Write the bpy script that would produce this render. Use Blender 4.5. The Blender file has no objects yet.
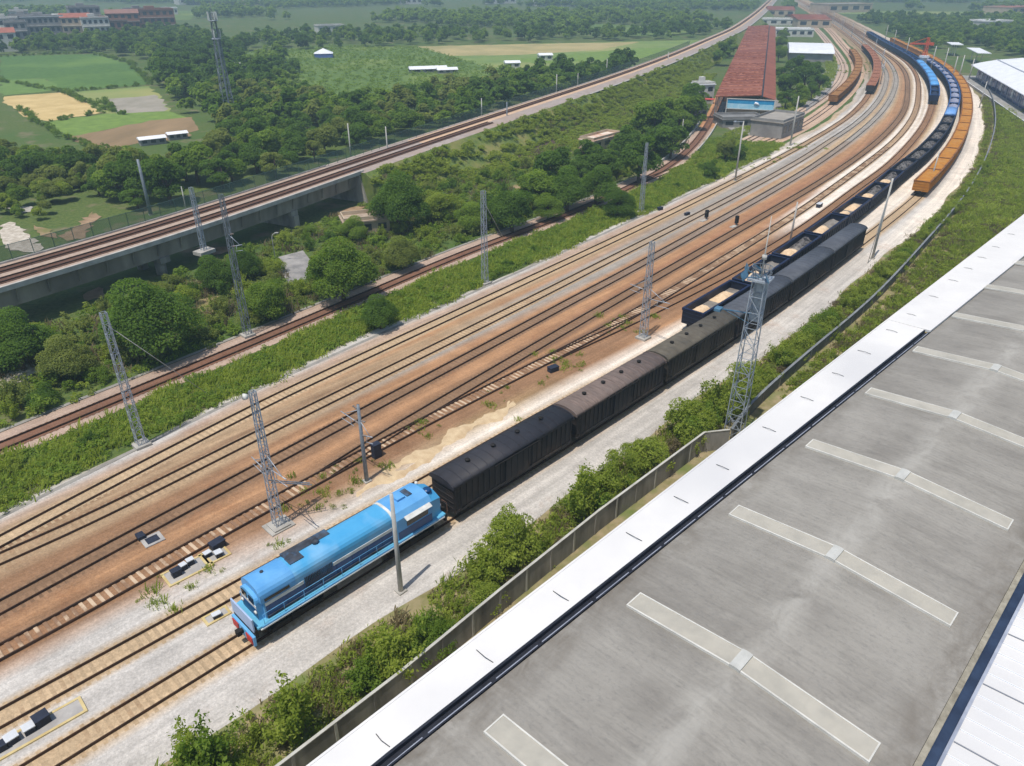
import bpy, math, random
import numpy as np
from mathutils import Vector, Matrix
R = math.radians
random.seed(7); rng = np.random.default_rng(7)
scn = bpy.context.scene
COL = scn.collection

# ------------------------------------------------------------------ camera
F, PIT, HC = 740.0, R(29.2), 41.3
cp, sp = math.cos(PIT), math.sin(PIT)
cam = bpy.data.cameras.new("camera"); camo = bpy.data.objects.new("camera", cam); COL.objects.link(camo)
camo.location = (0, 0, HC); camo.rotation_euler = (R(90) - PIT, 0, 0)
cam.sensor_width = 36; cam.lens = 36 * F / 1024; cam.clip_start = .5; cam.clip_end = 20000
scn.camera = camo

def at(x, y, z=0.0):
    """world point of the height z seen at x, y of the survey picture"""
    a = (x - 512) / F; v = (383 - y) / F
    Y = cp + v * sp; Z = -sp + v * cp; t = (z - HC) / Z
    return Vector((a * t, Y * t, z))

# ------------------------------------------------------------------ light
world = bpy.data.worlds.new("World"); scn.world = world; world.use_nodes = True
nt = world.node_tree; bg = nt.nodes["Background"]
sky = nt.nodes.new("ShaderNodeTexSky"); sky.sky_type = 'NISHITA'; sky.sun_disc = False
SAZ, SEL = R(236), R(70)
sd = Vector((math.cos(SEL) * math.cos(SAZ), math.cos(SEL) * math.sin(SAZ), math.sin(SEL)))
sky.sun_elevation = SEL; sky.sun_rotation = math.atan2(sd.x, sd.y)
nt.links.new(sky.outputs[0], bg.inputs[0]); bg.inputs[1].default_value = 0.12
sl = bpy.data.lights.new("sun", 'SUN'); sl.energy = 3.9; sl.angle = R(.5); sl.color = (1, .94, .86)
so = bpy.data.objects.new("sun", sl); COL.objects.link(so)
so.rotation_euler = (-sd).to_track_quat('-Z', 'Y').to_euler(); so.location = (0, 0, 300)
vs = scn.view_settings; scn.display_settings.display_device = 'sRGB'
vs.view_transform = 'Standard'; vs.look = 'None'; vs.exposure = 0.14; vs.gamma = 1
cy = scn.cycles
cy.max_bounces = 7; cy.diffuse_bounces = 4; cy.glossy_bounces = 2; cy.transmission_bounces = 5
cy.transparent_max_bounces = 6; cy.volume_bounces = 0; cy.use_denoising = True
cy.use_adaptive_sampling = True; cy.adaptive_threshold = 0.02
cy.caustics_reflective = False; cy.caustics_refractive = False; cy.sample_clamp_indirect = 4

# ------------------------------------------------------------------ materials
def lin(c):
    return tuple(((x / 255) / 12.92 if x / 255 <= .04045 else ((x / 255 + .055) / 1.055) ** 2.4) for x in c)
def C(r, g, b, k=1.0):
    return tuple(x * k for x in lin((r, g, b))) + (1,)
MATS = {}
def N(t, k, x=0, **kw):
    n = t.nodes.new(k)
    for a, b in kw.items(): setattr(n, a, b)
    return n
def mat(name, c1, c2=None, sc=1.0, det=5, rough=.8, metal=0.0, bump=0.0, bsc=None, c3=None, sc3=.1, stretch=None, lo=.35, hi=.65, spec=.3):
    """principled material: c1/c2 mixed by fine noise, c3 added in big patches"""
    if name in MATS: return MATS[name]
    m = bpy.data.materials.new(name); m.use_nodes = True; t = m.node_tree; p = t.nodes["Principled BSDF"]
    p.inputs["Roughness"].default_value = rough; p.inputs["Metallic"].default_value = metal
    p.inputs["Specular IOR Level"].default_value = spec
    p.inputs["Base Color"].default_value = c1
    if c2 or bump:
        tc = N(t, "ShaderNodeTexCoord"); mp = N(t, "ShaderNodeMapping"); t.links.new(tc.outputs["Object"], mp.inputs[0])
        if stretch: mp.inputs["Scale"].default_value = stretch
    def noise(s, d=5):
        n = N(t, "ShaderNodeTexNoise"); n.inputs["Scale"].default_value = s; n.inputs["Detail"].default_value = d
        n.inputs["Roughness"].default_value = .62
        t.links.new(mp.outputs[0], n.inputs["Vector"]); return n
    if c2:
        n = noise(sc, det); r = N(t, "ShaderNodeMapRange"); r.inputs[1].default_value = lo; r.inputs[2].default_value = hi
        t.links.new(n.outputs[0], r.inputs[0])
        mx = N(t, "ShaderNodeMix", data_type='RGBA'); mx.inputs[6].default_value = c1; mx.inputs[7].default_value = c2
        t.links.new(r.outputs[0], mx.inputs[0]); out = mx.outputs[2]
        if c3:
            n3 = noise(sc3, 3); r3 = N(t, "ShaderNodeMapRange"); r3.inputs[1].default_value = .48; r3.inputs[2].default_value = .68
            t.links.new(n3.outputs[0], r3.inputs[0])
            m3 = N(t, "ShaderNodeMix", data_type='RGBA'); m3.inputs[7].default_value = c3
            t.links.new(r3.outputs[0], m3.inputs[0]); t.links.new(out, m3.inputs[6]); out = m3.outputs[2]
        t.links.new(out, p.inputs["Base Color"])
    if bump:
        nb = noise(bsc or sc * 3, 4); b = N(t, "ShaderNodeBump"); b.inputs["Strength"].default_value = bump; b.inputs["Distance"].default_value = .05
        t.links.new(nb.outputs[0], b.inputs["Height"]); t.links.new(b.outputs[0], p.inputs["Normal"])
    MATS[name] = m
    return m
def leafmat(name, dark, light, rnd=.35):
    m = bpy.data.materials.new(name); m.use_nodes = True; t = m.node_tree; p = t.nodes["Principled BSDF"]
    at_ = N(t, "ShaderNodeAttribute", attribute_name="tint"); oi = N(t, "ShaderNodeObjectInfo")
    ma = N(t, "ShaderNodeMath", operation='MULTIPLY_ADD'); ma.inputs[1].default_value = rnd; ma.inputs[2].default_value = -rnd / 2
    t.links.new(oi.outputs["Random"], ma.inputs[0])
    ad = N(t, "ShaderNodeMath", operation='ADD', use_clamp=True); t.links.new(at_.outputs["Fac"], ad.inputs[0]); t.links.new(ma.outputs[0], ad.inputs[1])
    mx = N(t, "ShaderNodeMix", data_type='RGBA'); mx.inputs[6].default_value = dark; mx.inputs[7].default_value = light
    t.links.new(ad.outputs[0], mx.inputs[0]); t.links.new(mx.outputs[2], p.inputs["Base Color"])
    p.inputs["Roughness"].default_value = .7; p.inputs["Specular IOR Level"].default_value = .06
    tr = N(t, "ShaderNodeBsdfTranslucent"); hs = N(t, "ShaderNodeHueSaturation"); hs.inputs["Value"].default_value = 1.5; hs.inputs["Saturation"].default_value = 1.1
    t.links.new(mx.outputs[2], hs.inputs["Color"]); t.links.new(hs.outputs[0], tr.inputs[0])
    ms = N(t, "ShaderNodeMixShader"); ms.inputs[0].default_value = .5
    t.links.new(p.outputs[0], ms.inputs[1]); t.links.new(tr.outputs[0], ms.inputs[2]); t.links.new(ms.outputs[0], t.nodes["Material Output"].inputs[0])
    MATS[name] = m
    return m

# ------------------------------------------------------------------ mesh helpers
class MB:
    """collects boxes, beams, tubes and sheets, builds ONE mesh object"""
    def __init__(s): s.v = []; s.f = []; s.m = []; s.sm = []
    def add(s, vs, fs, mi=0, smooth=False):
        o = len(s.v); s.v += [tuple(x) for x in vs]
        for f in fs: s.f.append(tuple(o + i for i in f)); s.m.append(mi); s.sm.append(smooth)
        return s
    def box(s, x0, x1, y0, y1, z0, z1, mi=0):
        return s.add([(x0,y0,z0),(x1,y0,z0),(x1,y1,z0),(x0,y1,z0),(x0,y0,z1),(x1,y0,z1),(x1,y1,z1),(x0,y1,z1)],
                     [(0,3,2,1),(4,5,6,7),(0,1,5,4),(1,2,6,5),(2,3,7,6),(3,0,4,7)], mi)
    def beam(s, a, b, w, h=None, mi=0, up=(0, 0, 1)):
        a = Vector(a); b = Vector(b); d = (b - a)
        if d.length < 1e-6: return s
        d.normalize(); u = Vector(up)
        if abs(d.dot(u)) > .97: u = Vector((1, 0, 0)) if abs(d.x) < .9 else Vector((0, 1, 0))
        x = d.cross(u).normalized(); y = x.cross(d); h = h or w
        c = [(-1,-1),(1,-1),(1,1),(-1,1)]
        return s.add([a + x*(i*w/2) + y*(j*h/2) for i, j in c] + [b + x*(i*w/2) + y*(j*h/2) for i, j in c],
                     [(3,2,1,0),(4,5,6,7),(0,1,5,4),(1,2,6,5),(2,3,7,6),(3,0,4,7)], mi)
    def tube(s, pts, rad, n=8, mi=0, caps=True):
        pts = [Vector(p) for p in pts]; k = len(pts)
        if not hasattr(rad, '__len__'): rad = [rad] * k
        vs = []; x = None
        for i, p in enumerate(pts):
            d = (pts[min(i+1, k-1)] - pts[max(i-1, 0)]).normalized()
            if x is None:
                u = Vector((0,0,1)) if abs(d.z) < .9 else Vector((1,0,0)); x = d.cross(u).normalized()
            x = (x - d * x.dot(d)).normalized(); y = d.cross(x)
            for j in range(n):
                a = 2*math.pi*j/n; vs.append(p + (x*math.cos(a) + y*math.sin(a)) * rad[i])
        fs = [(i*n+j, i*n+(j+1)%n, (i+1)*n+(j+1)%n, (i+1)*n+j) for i in range(k-1) for j in range(n)]
        if caps: fs += [tuple(range(n-1,-1,-1)), tuple((k-1)*n+j for j in range(n))]
        return s.add(vs, fs, mi, True)
    def prism(s, pts, z0, z1, mi=0):
        n = len(pts)
        return s.add([(p[0],p[1],z0) for p in pts] + [(p[0],p[1],z1) for p in pts],
                     [tuple(range(n-1,-1,-1)), tuple(range(n,2*n))] + [(i,(i+1)%n,n+(i+1)%n,n+i) for i in range(n)], mi)
    def extrude(s, prof, x0, x1, mi=0, smooth=False):
        """profile in (y,z) swept along x"""
        n = len(prof)
        return s.add([(x0,p[0],p[1]) for p in prof] + [(x1,p[0],p[1]) for p in prof],
                     [tuple(range(n)), tuple(range(2*n-1,n-1,-1))] + [(i,n+i,n+(i+1)%n,(i+1)%n) for i in range(n)], mi, smooth)
    def sweep(s, path, prof, mi=0, closed=True):
        """profile (lateral to the left, up) swept along a polyline in plan"""
        n = len(prof); k = len(path); vs = []
        for i in range(k):
            p = path[i]; d = (Vector(path[min(i+1,k-1)]) - Vector(path[max(i-1,0)])); d.z = 0; d.normalize()
            nx, ny = -d.y, d.x
            for (l, u) in prof: vs.append((p[0]+nx*l, p[1]+ny*l, p[2]+u))
        rng_ = range(n) if closed else range(n-1)
        fs = [(i*n+j, (i+1)*n+j, (i+1)*n+(j+1)%n, i*n+(j+1)%n) for i in range(k-1) for j in rng_]
        if closed: fs += [tuple(range(n)), tuple((k-1)*n+j for j in range(n-1,-1,-1))]
        return s.add(vs, fs, mi)
    def build(s, name, mats, parent=None, loc=None, rotz=None):
        me = bpy.data.meshes.new(name); me.from_pydata(s.v, [], s.f)
        if not isinstance(mats, (list, tuple)): mats = [mats]
        for m in mats: me.materials.append(m)
        me.polygons.foreach_set("material_index", s.m); me.polygons.foreach_set("use_smooth", s.sm)
        me.update()
        o = bpy.data.objects.new(name, me); COL.objects.link(o)
        if parent: o.parent = parent
        if loc is not None: o.location = loc
        if rotz is not None: o.rotation_euler = (0, 0, rotz)
        return o
def fixn(o):
    import bmesh
    b = bmesh.new(); b.from_mesh(o.data); bmesh.ops.recalc_face_normals(b, faces=b.faces); b.to_mesh(o.data); b.free(); return o
def tag(o, label=None, cat=None, group=None, kind=None):
    if label: o["label"] = label
    if cat: o["category"] = cat
    if group: o["group"] = group
    if kind: o["kind"] = kind
    return o
def struct(o): o["kind"] = "structure"; return o
def empty(name, loc=(0,0,0), rz=0, label=None, cat=None, group=None):
    o = bpy.data.objects.new(name, None); COL.objects.link(o); o.location = loc; o.rotation_euler = (0,0,rz); o.empty_display_size = .2
    return tag(o, label, cat, group)
def dup(root, loc, rz=0.0, label=None, group=None, scale=None):
    r = root.copy(); COL.objects.link(r); r.location = loc; r.rotation_euler = (0,0,rz)
    if scale is not None: r.scale = (scale, scale, scale) if not hasattr(scale, '__len__') else scale
    if label: r["label"] = label
    if group: r["group"] = group
    for ch in list(root.children):
        c = ch.copy(); COL.objects.link(c); c.parent = r
        for g in list(ch.children):
            d = g.copy(); COL.objects.link(d); d.parent = c
    return r
ORD = "first second third fourth fifth sixth seventh eighth ninth tenth eleventh twelfth thirteenth fourteenth fifteenth sixteenth seventeenth eighteenth nineteenth twentieth".split()
def ordinal(i):
    if i < 20: return ORD[i]
    t = ["twenty", "thirty", "forty"][(i + 1) // 10 - 2]
    return {0: {"twenty": "twentieth", "thirty": "thirtieth", "forty": "fortieth"}[t]}.get((i+1) % 10) or t + "-" + ORD[(i + 1) % 10 - 1]
def npmesh(name, V, Fq, m, tint=None, parent=None, k=4):
    me = bpy.data.meshes.new(name); nv = len(V); nf = len(Fq)
    me.vertices.add(nv); me.vertices.foreach_set("co", np.ascontiguousarray(V, dtype=np.float32).ravel())
    me.loops.add(nf*k); me.loops.foreach_set("vertex_index", np.ascontiguousarray(Fq, dtype=np.int32).ravel())
    me.polygons.add(nf); me.polygons.foreach_set("loop_start", np.arange(0, nf*k, k, dtype=np.int32))
    me.update(calc_edges=True)
    if tint is not None:
        a = me.attributes.new("tint", 'FLOAT', 'FACE'); a.data.foreach_set("value", np.ascontiguousarray(tint, dtype=np.float32))
    me.materials.append(m); me.validate()
    o = bpy.data.objects.new(name, me); COL.objects.link(o)
    if parent: o.parent = parent
    return o

# ------------------------------------------------------------------ track geometry
def bspline(pts, n=6):
    P = [np.array(p, float) for p in pts]; P = [2*P[0]-P[1]] + P + [2*P[-1]-P[-2]]
    out = []
    for i in range(1, len(P)-2):
        for j in range(n):
            t = j/n
            b = ((1-t)**3/6, (3*t**3-6*t*t+4)/6, (-3*t**3+3*t*t+3*t+1)/6, t**3/6)
            out.append(sum(b[q]*P[i-1+q] for q in range(4)))
    out.append((P[-3] + 4*P[-2] + P[-1]) / 6)
    return np.array(out)
class Path:
    def __init__(s, pts, back=0, fwd=0, smooth=True):
        q = bspline(pts) if smooth else np.array(pts, float)
        if back: d = q[0]-q[1]; q = np.vstack([q[0]+d/np.linalg.norm(d)*back, q])
        if fwd: d = q[-1]-q[-2]; q = np.vstack([q, q[-1]+d/np.linalg.norm(d)*fwd])
        s.q = q; s.L = np.concatenate([[0], np.cumsum(np.linalg.norm(np.diff(q, axis=0), axis=1))]); s.n = s.L[-1]
    def p(s, t):
        t = min(max(t, 0), s.n); return np.array([np.interp(t, s.L, s.q[:,0]), np.interp(t, s.L, s.q[:,1])])
    def d(s, t, h=2.0):
        v = s.p(t+h) - s.p(t-h); return v/np.linalg.norm(v)
    def near(s, pt):
        tt = np.arange(0, s.n, 1.0); X = np.interp(tt, s.L, s.q[:,0]); Y = np.interp(tt, s.L, s.q[:,1])
        return tt[np.argmin((X-pt[0])**2 + (Y-pt[1])**2)]
    def line(s, t0=0, t1=None, z=0.0, off=0.0, near_step=2.0):
        t1 = s.n if t1 is None else t1; out = []; t = t0
        while True:
            p = s.p(t); d = s.d(t); out.append((p[0]-d[1]*off, p[1]+d[0]*off, z))
            if t >= t1: break
            t = min(t + max(near_step, np.hypot(*p)/40), t1)
        return out
    def cross(s, P, n):
        """signed distance along n from P to this path (inf if it misses)"""
        a = s.q[:-1]-P; b = s.q[1:]-P; dd = np.array([n[1], -n[0]])
        fa = a@dd; fb = b@dd; ok = (fa*fb <= 0) & (fa != fb)
        if not ok.any(): return None
        t = fa[ok]/(fa[ok]-fb[ok]); h = (a[ok] + (b[ok]-a[ok])*t[:,None])@n
        return h[np.argmin(np.abs(h))]
T1w = [(-42.1,46.9),(-37.6,53.7),(-27.3,68.5),(-23.1,73.9),(-4.5,97.),(9.2,114.1),(15,121.3),(37.2,149.4),(73.4,197.6),(91.9,224.3),(112.2,254.4),(137.6,301.9),(157.5,343.8),(177,389.4),(195.9,442.4),(215.9,506.8),(232.5,561.1),(257,645.5),(286.5,749.1),(324.5,890.9)]
FARN = np.array([.966, -.259])
def far(k): return [tuple(np.array(p) + FARN*k) for p in ((257,645.5),(286.5,749.1),(324.5,890.9))]
T2w = [(-40,45.7),(-35.6,50.2),(-25.4,63.2),(-18.2,72),(-4.2,89.2),(10.4,107.6),(14,112.3),(36,139.9),(70.3,184.4),(85.7,207.8),(103.8,233.5),(123.6,266.5),(141.2,299.3),(159.3,337.2),(170.4,362),(185.7,402.6),(204,459.3)] + far(4)
T3w = [(-37.8,39.6),(-32.2,46.7),(-25.2,55.4),(-17,65.7),(-.6,86),(9.6,99),(16.6,107.4),(33.6,129.3),(65.5,170.3),(86,200.1),(102.1,224.3),(123.7,259.3),(142.5,294.2),(159,327.7),(169.5,350.7),(184.3,387.3),(198.3,426.6),(213.5,477.5)] + far(7.5)
T5w = [(-35.3,35.5),(-32.5,38.6),(-28.6,43.2),(-22.6,50.2),(-9.6,64.9),(0,74.8),(14.2,89.8),(27.2,105.9),(41.8,124),(55.6,141.2),(82.3,177.6),(103.6,207.2),(121.1,235.2),(138.5,266.4),(157.8,306),(173.2,338.2),(188,373),(202.1,411.9),(214.7,453.5),(226,497.1)] + far(11.5)
T4w = [(-17.4,56.2),(-12.6,63),(-6.8,70.4),(.9,80.2),(13.6,96.3),(35.2,123.2),(43,132.9),(60,154),(79.5,179.5),(100,208.5),(121,242),(136,269),(155.5,310),(171,343.5),(184.5,376),(197,411),(210.3,457)] + far(9.5)
T6w = [(3.4,78.4),(14.6,89),(24.5,99),(33.2,108.2),(41.5,117.5),(56,134.8),(75.8,161.8),(88.6,177.6),(106,203.5),(125,233.5),(143.3,266),(160,299),(175,333),(188,366.5),(201,402),(212,440),(224,484)] + far(14)
T7w = [(-32.2,30.3),(-20.9,41.5),(-8.7,54),(3.5,66.8),(17.5,80.6),(30,94.2),(48,116.3),(72.5,147.2),(84.3,164),(98.4,181.8),(112.9,203.2),(123.4,219.4),(138,244.3),(151.5,268),(166.6,298),(180.4,329),(192.6,361),(205,399),(216.2,438),(228,481)] + far(17)
T8w = [(-27.3,27.8),(-18.6,36.7),(-6.4,49.4),(4.7,60.8),(15.6,72.4),(26.2,83.6),(36.5,95.2),(46.5,106.8),(55.3,117.4),(67.4,131.9),(82.6,150.6),(90.8,161.6),(104.4,180.9),(118,202),(126.4,216),(138.2,236),(154.9,267),(170.6,298.3),(185,331),(197.6,363.7),(208.2,396.5),(219.7,434.6),(230,474)] + far(20.5)
BR = [(-50.6,60.7),(-44.5,68.7),(-32.5,84.6),(-23.2,97.2),(-18.4,103.8),(-12.2,112.4),(-5.2,121.4),(4.4,132.6),(12.9,143.2),(20.3,153.2),(27,163),(33.8,173.5),(41.6,187.9),(50.1,207.8),(58.6,231.5),(66.8,256.3),(78.7,294),(91,334),(140,490)]
L1w = [(27.5,163.8),(33.4,171.5),(41.4,180.5),(53.6,195.1),(64.6,209.3),(93.5,254),(113,286),(131.9,321),(149,358.3),(164.6,397.5),(182.5,454),(203.5,522),(226.5,598),(266,735)]
L2w = [(36.5,175),(43.5,182),(56.9,194.5),(74.5,213.6),(91.5,238.5),(109.8,269),(130.8,306.8),(147.8,341.8),(162.8,375.5),(177.7,416),(194.7,469),(214.2,532.6),(235.5,598),(269,713)]
Vw = [(-67.5,92.1),(-57.4,107.5),(-45.6,129.3),(-35.5,149.6),(-25.2,170.4),(-8.8,202.5),(15.2,249.5),(42.5,303),(83,391),(112,462),(148.9,546.2),(184,642),(222.5,749.4),(264.2,869),(309.6,1001.4)]
TR = {'T1': Path(T1w,70,500), 'T2': Path(T2w,70,500), 'T3': Path(T3w,70,500), 'T4': Path(T4w,0,500), 'T5': Path(T5w,70,500), 'T6': Path(T6w,0,500),
      'T7': Path(T7w,70,500), 'T8': Path(T8w,70,500), 'BR': Path(BR,60,40), 'L1': Path(L1w), 'L2': Path(L2w)}
VP = Path(Vw, 90, 400)
VZ = 6.0
TOPZ = .30   # top of rail above the yard
# ------------------------------------------------------------------ ground sheet, fields, paths (the setting)
def ground_mat():
    m = bpy.data.materials.new("grass_soil"); m.use_nodes = True; t = m.node_tree; p = t.nodes["Principled BSDF"]
    p.inputs["Roughness"].default_value = .95; p.inputs["Specular IOR Level"].default_value = .1
    tc = N(t, "ShaderNodeTexCoord")
    def ns(s, d): n = N(t, "ShaderNodeTexNoise"); n.inputs["Scale"].default_value = s; n.inputs["Detail"].default_value = d; n.inputs["Roughness"].default_value = .65; t.links.new(tc.outputs["Object"], n.inputs["Vector"]); return n
    def mixc(f, a, b, lo, hi):
        r = N(t, "ShaderNodeMapRange"); r.inputs[1].default_value = lo; r.inputs[2].default_value = hi; t.links.new(f.outputs[0], r.inputs[0])
        x = N(t, "ShaderNodeMix", data_type='RGBA'); t.links.new(r.outputs[0], x.inputs[0])
        for i, c in ((6, a), (7, b)):
            if isinstance(c, tuple): x.inputs[i].default_value = c
            else: t.links.new(c, x.inputs[i])
        return x.outputs[2]
    a = mixc(ns(1.6, 8), (.055, .095, .022, 1), (.135, .165, .05, 1), .35, .65)
    b = mixc(ns(.03, 5), a, (.075, .125, .03, 1), .45, .6)
    d = mixc(ns(.12, 6), b, (.20, .165, .10, 1), .54, .68)
    t.links.new(d, p.inputs["Base Color"])
    return m
GM = ground_mat()
mb = MB(); n = 64
ringr = [0, 60, 120, 250, 500, 1000, 2000, 4200]
vs_ = [(0, 0, 0)]; fs_ = []
for r in ringr[1:]:
    for j in range(n): a = 2*math.pi*j/n; vs_.append((r*math.cos(a), r*math.sin(a), 0))
for j in range(n): fs_.append((0, 1+j, 1+(j+1) % n))
for i in range(len(ringr)-2):
    for j in range(n): fs_.append((1+i*n+j, 1+(i+1)*n+j, 1+(i+1)*n+(j+1) % n, 1+i*n+(j+1) % n))
mb.add(vs_, fs_); struct(mb.build("ground", GM))

LAYER = [0.02]; SHEETS = []
def sheet(name, px, m, z=None, world=False, kind="structure"):
    if not world: SHEETS.append(px)
    LAYER[0] += .004; z = LAYER[0] if z is None else z
    pts = [(at(x, y).x, at(x, y).y) if not world else (x, y) for x, y in px]
    if name in ("field", "crop_field", "meadow"):
        q = []
        for (ax, ay), (bx, by) in zip(pts, pts[1:] + pts[:1]):
            n_ = max(2, int(math.hypot(bx-ax, by-ay)/4))
            for i in range(n_): q.append((ax + (bx-ax)*i/n_ + random.gauss(0, .7), ay + (by-ay)*i/n_ + random.gauss(0, .7)))
        pts = q
    if name == "dirt_patch":
        q = []
        for (ax, ay), (bx, by) in zip(pts, pts[1:] + pts[:1]):
            n_ = max(2, int(math.hypot(bx-ax, by-ay)/1.1))
            for i in range(n_): q.append((ax + (bx-ax)*i/n_ + random.gauss(0, .38), ay + (by-ay)*i/n_ + random.gauss(0, .38)))
        pts = q
    me = bpy.data.meshes.new(name); me.from_pydata([(a, b, z) for a, b in pts], [], [tuple(range(len(pts)))]); me.materials.append(m)
    o = bpy.data.objects.new(name, me); COL.objects.link(o); fixn(o)
    if o.data.polygons[0].normal.z < 0: o.data.flip_normals()
    o["kind"] = kind; return o
m_tanf = mat("dry_field", C(205,180,125), C(185,160,105), .15, 4, .95)
m_greyf = mat("grey_field", C(160,152,138), C(140,134,118), .15, 4, .95)
m_brnf = mat("ploughed_field", C(150,125,92), C(128,108,78), .12, 5, .95, stretch=(1,.25,1))
m_lime = mat("bright_grass", C(118,142,62), C(98,122,54), .3, 5, .95)
m_paddy = mat("paddy_crop", C(88,118,50), C(66,98,40), .35, 8, .95, c3=C(98,126,54), sc3=.02)
m_paddy2 = mat("young_paddy", C(108,134,62), C(92,120,54), .25, 5, .95)
m_mead = mat("meadow_grass", C(122,140,74), C(104,126,66), .06, 6, .95, c3=C(150,150,90), sc3=.012)
m_meadtan = mat("meadow_dry", C(176,160,112), C(150,142,95), .05, 5, .95)
m_dgr = mat("dense_crop", C(104,126,56), C(72,98,42), .35, 8, .95, c3=C(118,132,62), sc3=.02)
sheet("crop_field", [(0,56),(95,54),(130,64),(152,84),(62,92),(42,78),(0,80)], m_paddy)
sheet("crop_field", [(0,80),(45,78.5),(62,90),(0,96)], m_paddy2)
sheet("crop_field", [(72,92),(152,86),(170,112),(112,118),(88,104)], m_mead)
sheet("field", [(0,97),(62,92.5),(88,104),(105,113),(45,121.5),(25,118),(5,104)], m_tanf)
sheet("field", [(98,100),(156,95),(171,110),(160,113),(125,116)], m_greyf)
sheet("crop_field", [(45,122),(105,114),(172,111),(188,118),(150,121),(66,138)], m_lime)
sheet("field", [(62,138),(150,121),(188,117.5),(200,127),(186,138),(140,143),(110,149)], m_brnf)
sheet("crop_field", [(245,52),(330,46),(420,47),(470,62),(560,76),(470,84),(430,92),(340,98),(250,78)], m_dgr)
sheet("meadow", [(418,46.5),(700,40),(738,42),(720,56),(660,66),(560,78),(515,76),(470,62)], m_mead)
sheet("field", [(418,46.5),(560,43.5),(640,42),(600,50),(520,55),(450,56)], m_meadtan)
sheet("crop_field", [(505,60),(640,48),(690,48),(650,58),(540,64)], m_lime)
sheet("crop_field", [(0,19),(90,20.5),(160,26),(70,31),(0,28)], m_mead)
sheet("crop_field", [(60,10),(200,11),(190,20),(90,19)], m_dgr)
sheet("crop_field", [(895,21),(1000,24),(985,32),(930,30),(900,28)], m_lime)
sheet("crop_field", [(835,11),(1024,12),(1024,15),(840,14)], m_mead)
sheet("crop_field", [(560,22),(640,26),(700,33),(640,36),(590,32)], m_dgr)
m_dirt = mat("bare_earth", C(164,138,110), C(134,110,84), .5, 6, .95, c3=C(120,115,70), sc3=.15)
m_rub = mat("pale_rubble", C(205,196,182), C(160,148,130), 1.2, 6, .95, bump=.5)
m_asph = mat("old_asphalt", C(150,146,142), C(122,120,118), .6, 6, .9, c3=C(170,166,160), sc3=.2)
m_conc = mat("concrete", C(176,172,164), C(150,146,138), .8, 6, .85, bump=.15)
m_concd = mat("weathered_concrete", C(168,164,154), C(136,132,125), .5, 6, .9, c3=C(112,109,104), sc3=.3, bump=.2, stretch=(1,1,.35))
m_white = mat("white_paint", C(232,232,228), C(216,216,212), .4, 4, .6)
m_road = mat("service_lane", C(190,180,164), C(165,152,134), .4, 6, .95)
sheet("dirt_patch", [(0,226),(12,222),(30,236),(44,246),(36,254),(14,250),(0,240)], m_rub)
sheet("dirt_patch", [(34,226),(52,230),(58,238),(44,236)], m_dirt)
sheet("dirt_patch", [(8,208),(32,206),(32,212),(14,214)], m_conc)
sheet("dirt_patch", [(58,236),(72,230),(92,212),(98,218),(84,238),(62,242)], m_dirt)
sheet("dirt_patch", [(196,248),(216,246),(240,252),(212,256)], m_dirt)
sheet("dirt_patch", [(86,292),(102,288),(104,298),(88,302)], m_dirt)
sheet("dirt_patch", [(192,314),(204,300),(222,296),(214,312)], m_dirt)
sheet("path", [(277,258),(303,251),(316,268),(312,277),(290,286),(281,272)], m_asph)
sheet("dirt_patch", [(0,376),(28,368),(50,368),(30,380),(4,388)], m_rub)
sheet("dirt_patch", [(338,212),(362,206),(372,218),(346,224)], m_dirt)
sheet("dirt_patch", [(440,168),(500,152),(548,140),(560,142),(510,162),(448,180)], mat("dark_trench", C(88,72,60), C(66,56,48), .6, 6, .95))
sheet("dirt_patch", [(508,188),(535,178),(552,186),(530,192)], m_dirt)
sheet("dirt_patch", [(575,150),(596,140),(622,136),(600,150),(582,154)], m_dirt)
# pale service lane beside the branch line and under the red roof
sheet("path", [(722,102),(776,98),(792,120),(770,138),(735,134),(716,118)], m_asph)
sheet("path", [(806,92),(832,60),(840,66),(830,92),(806,112)], m_asph)

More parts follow.
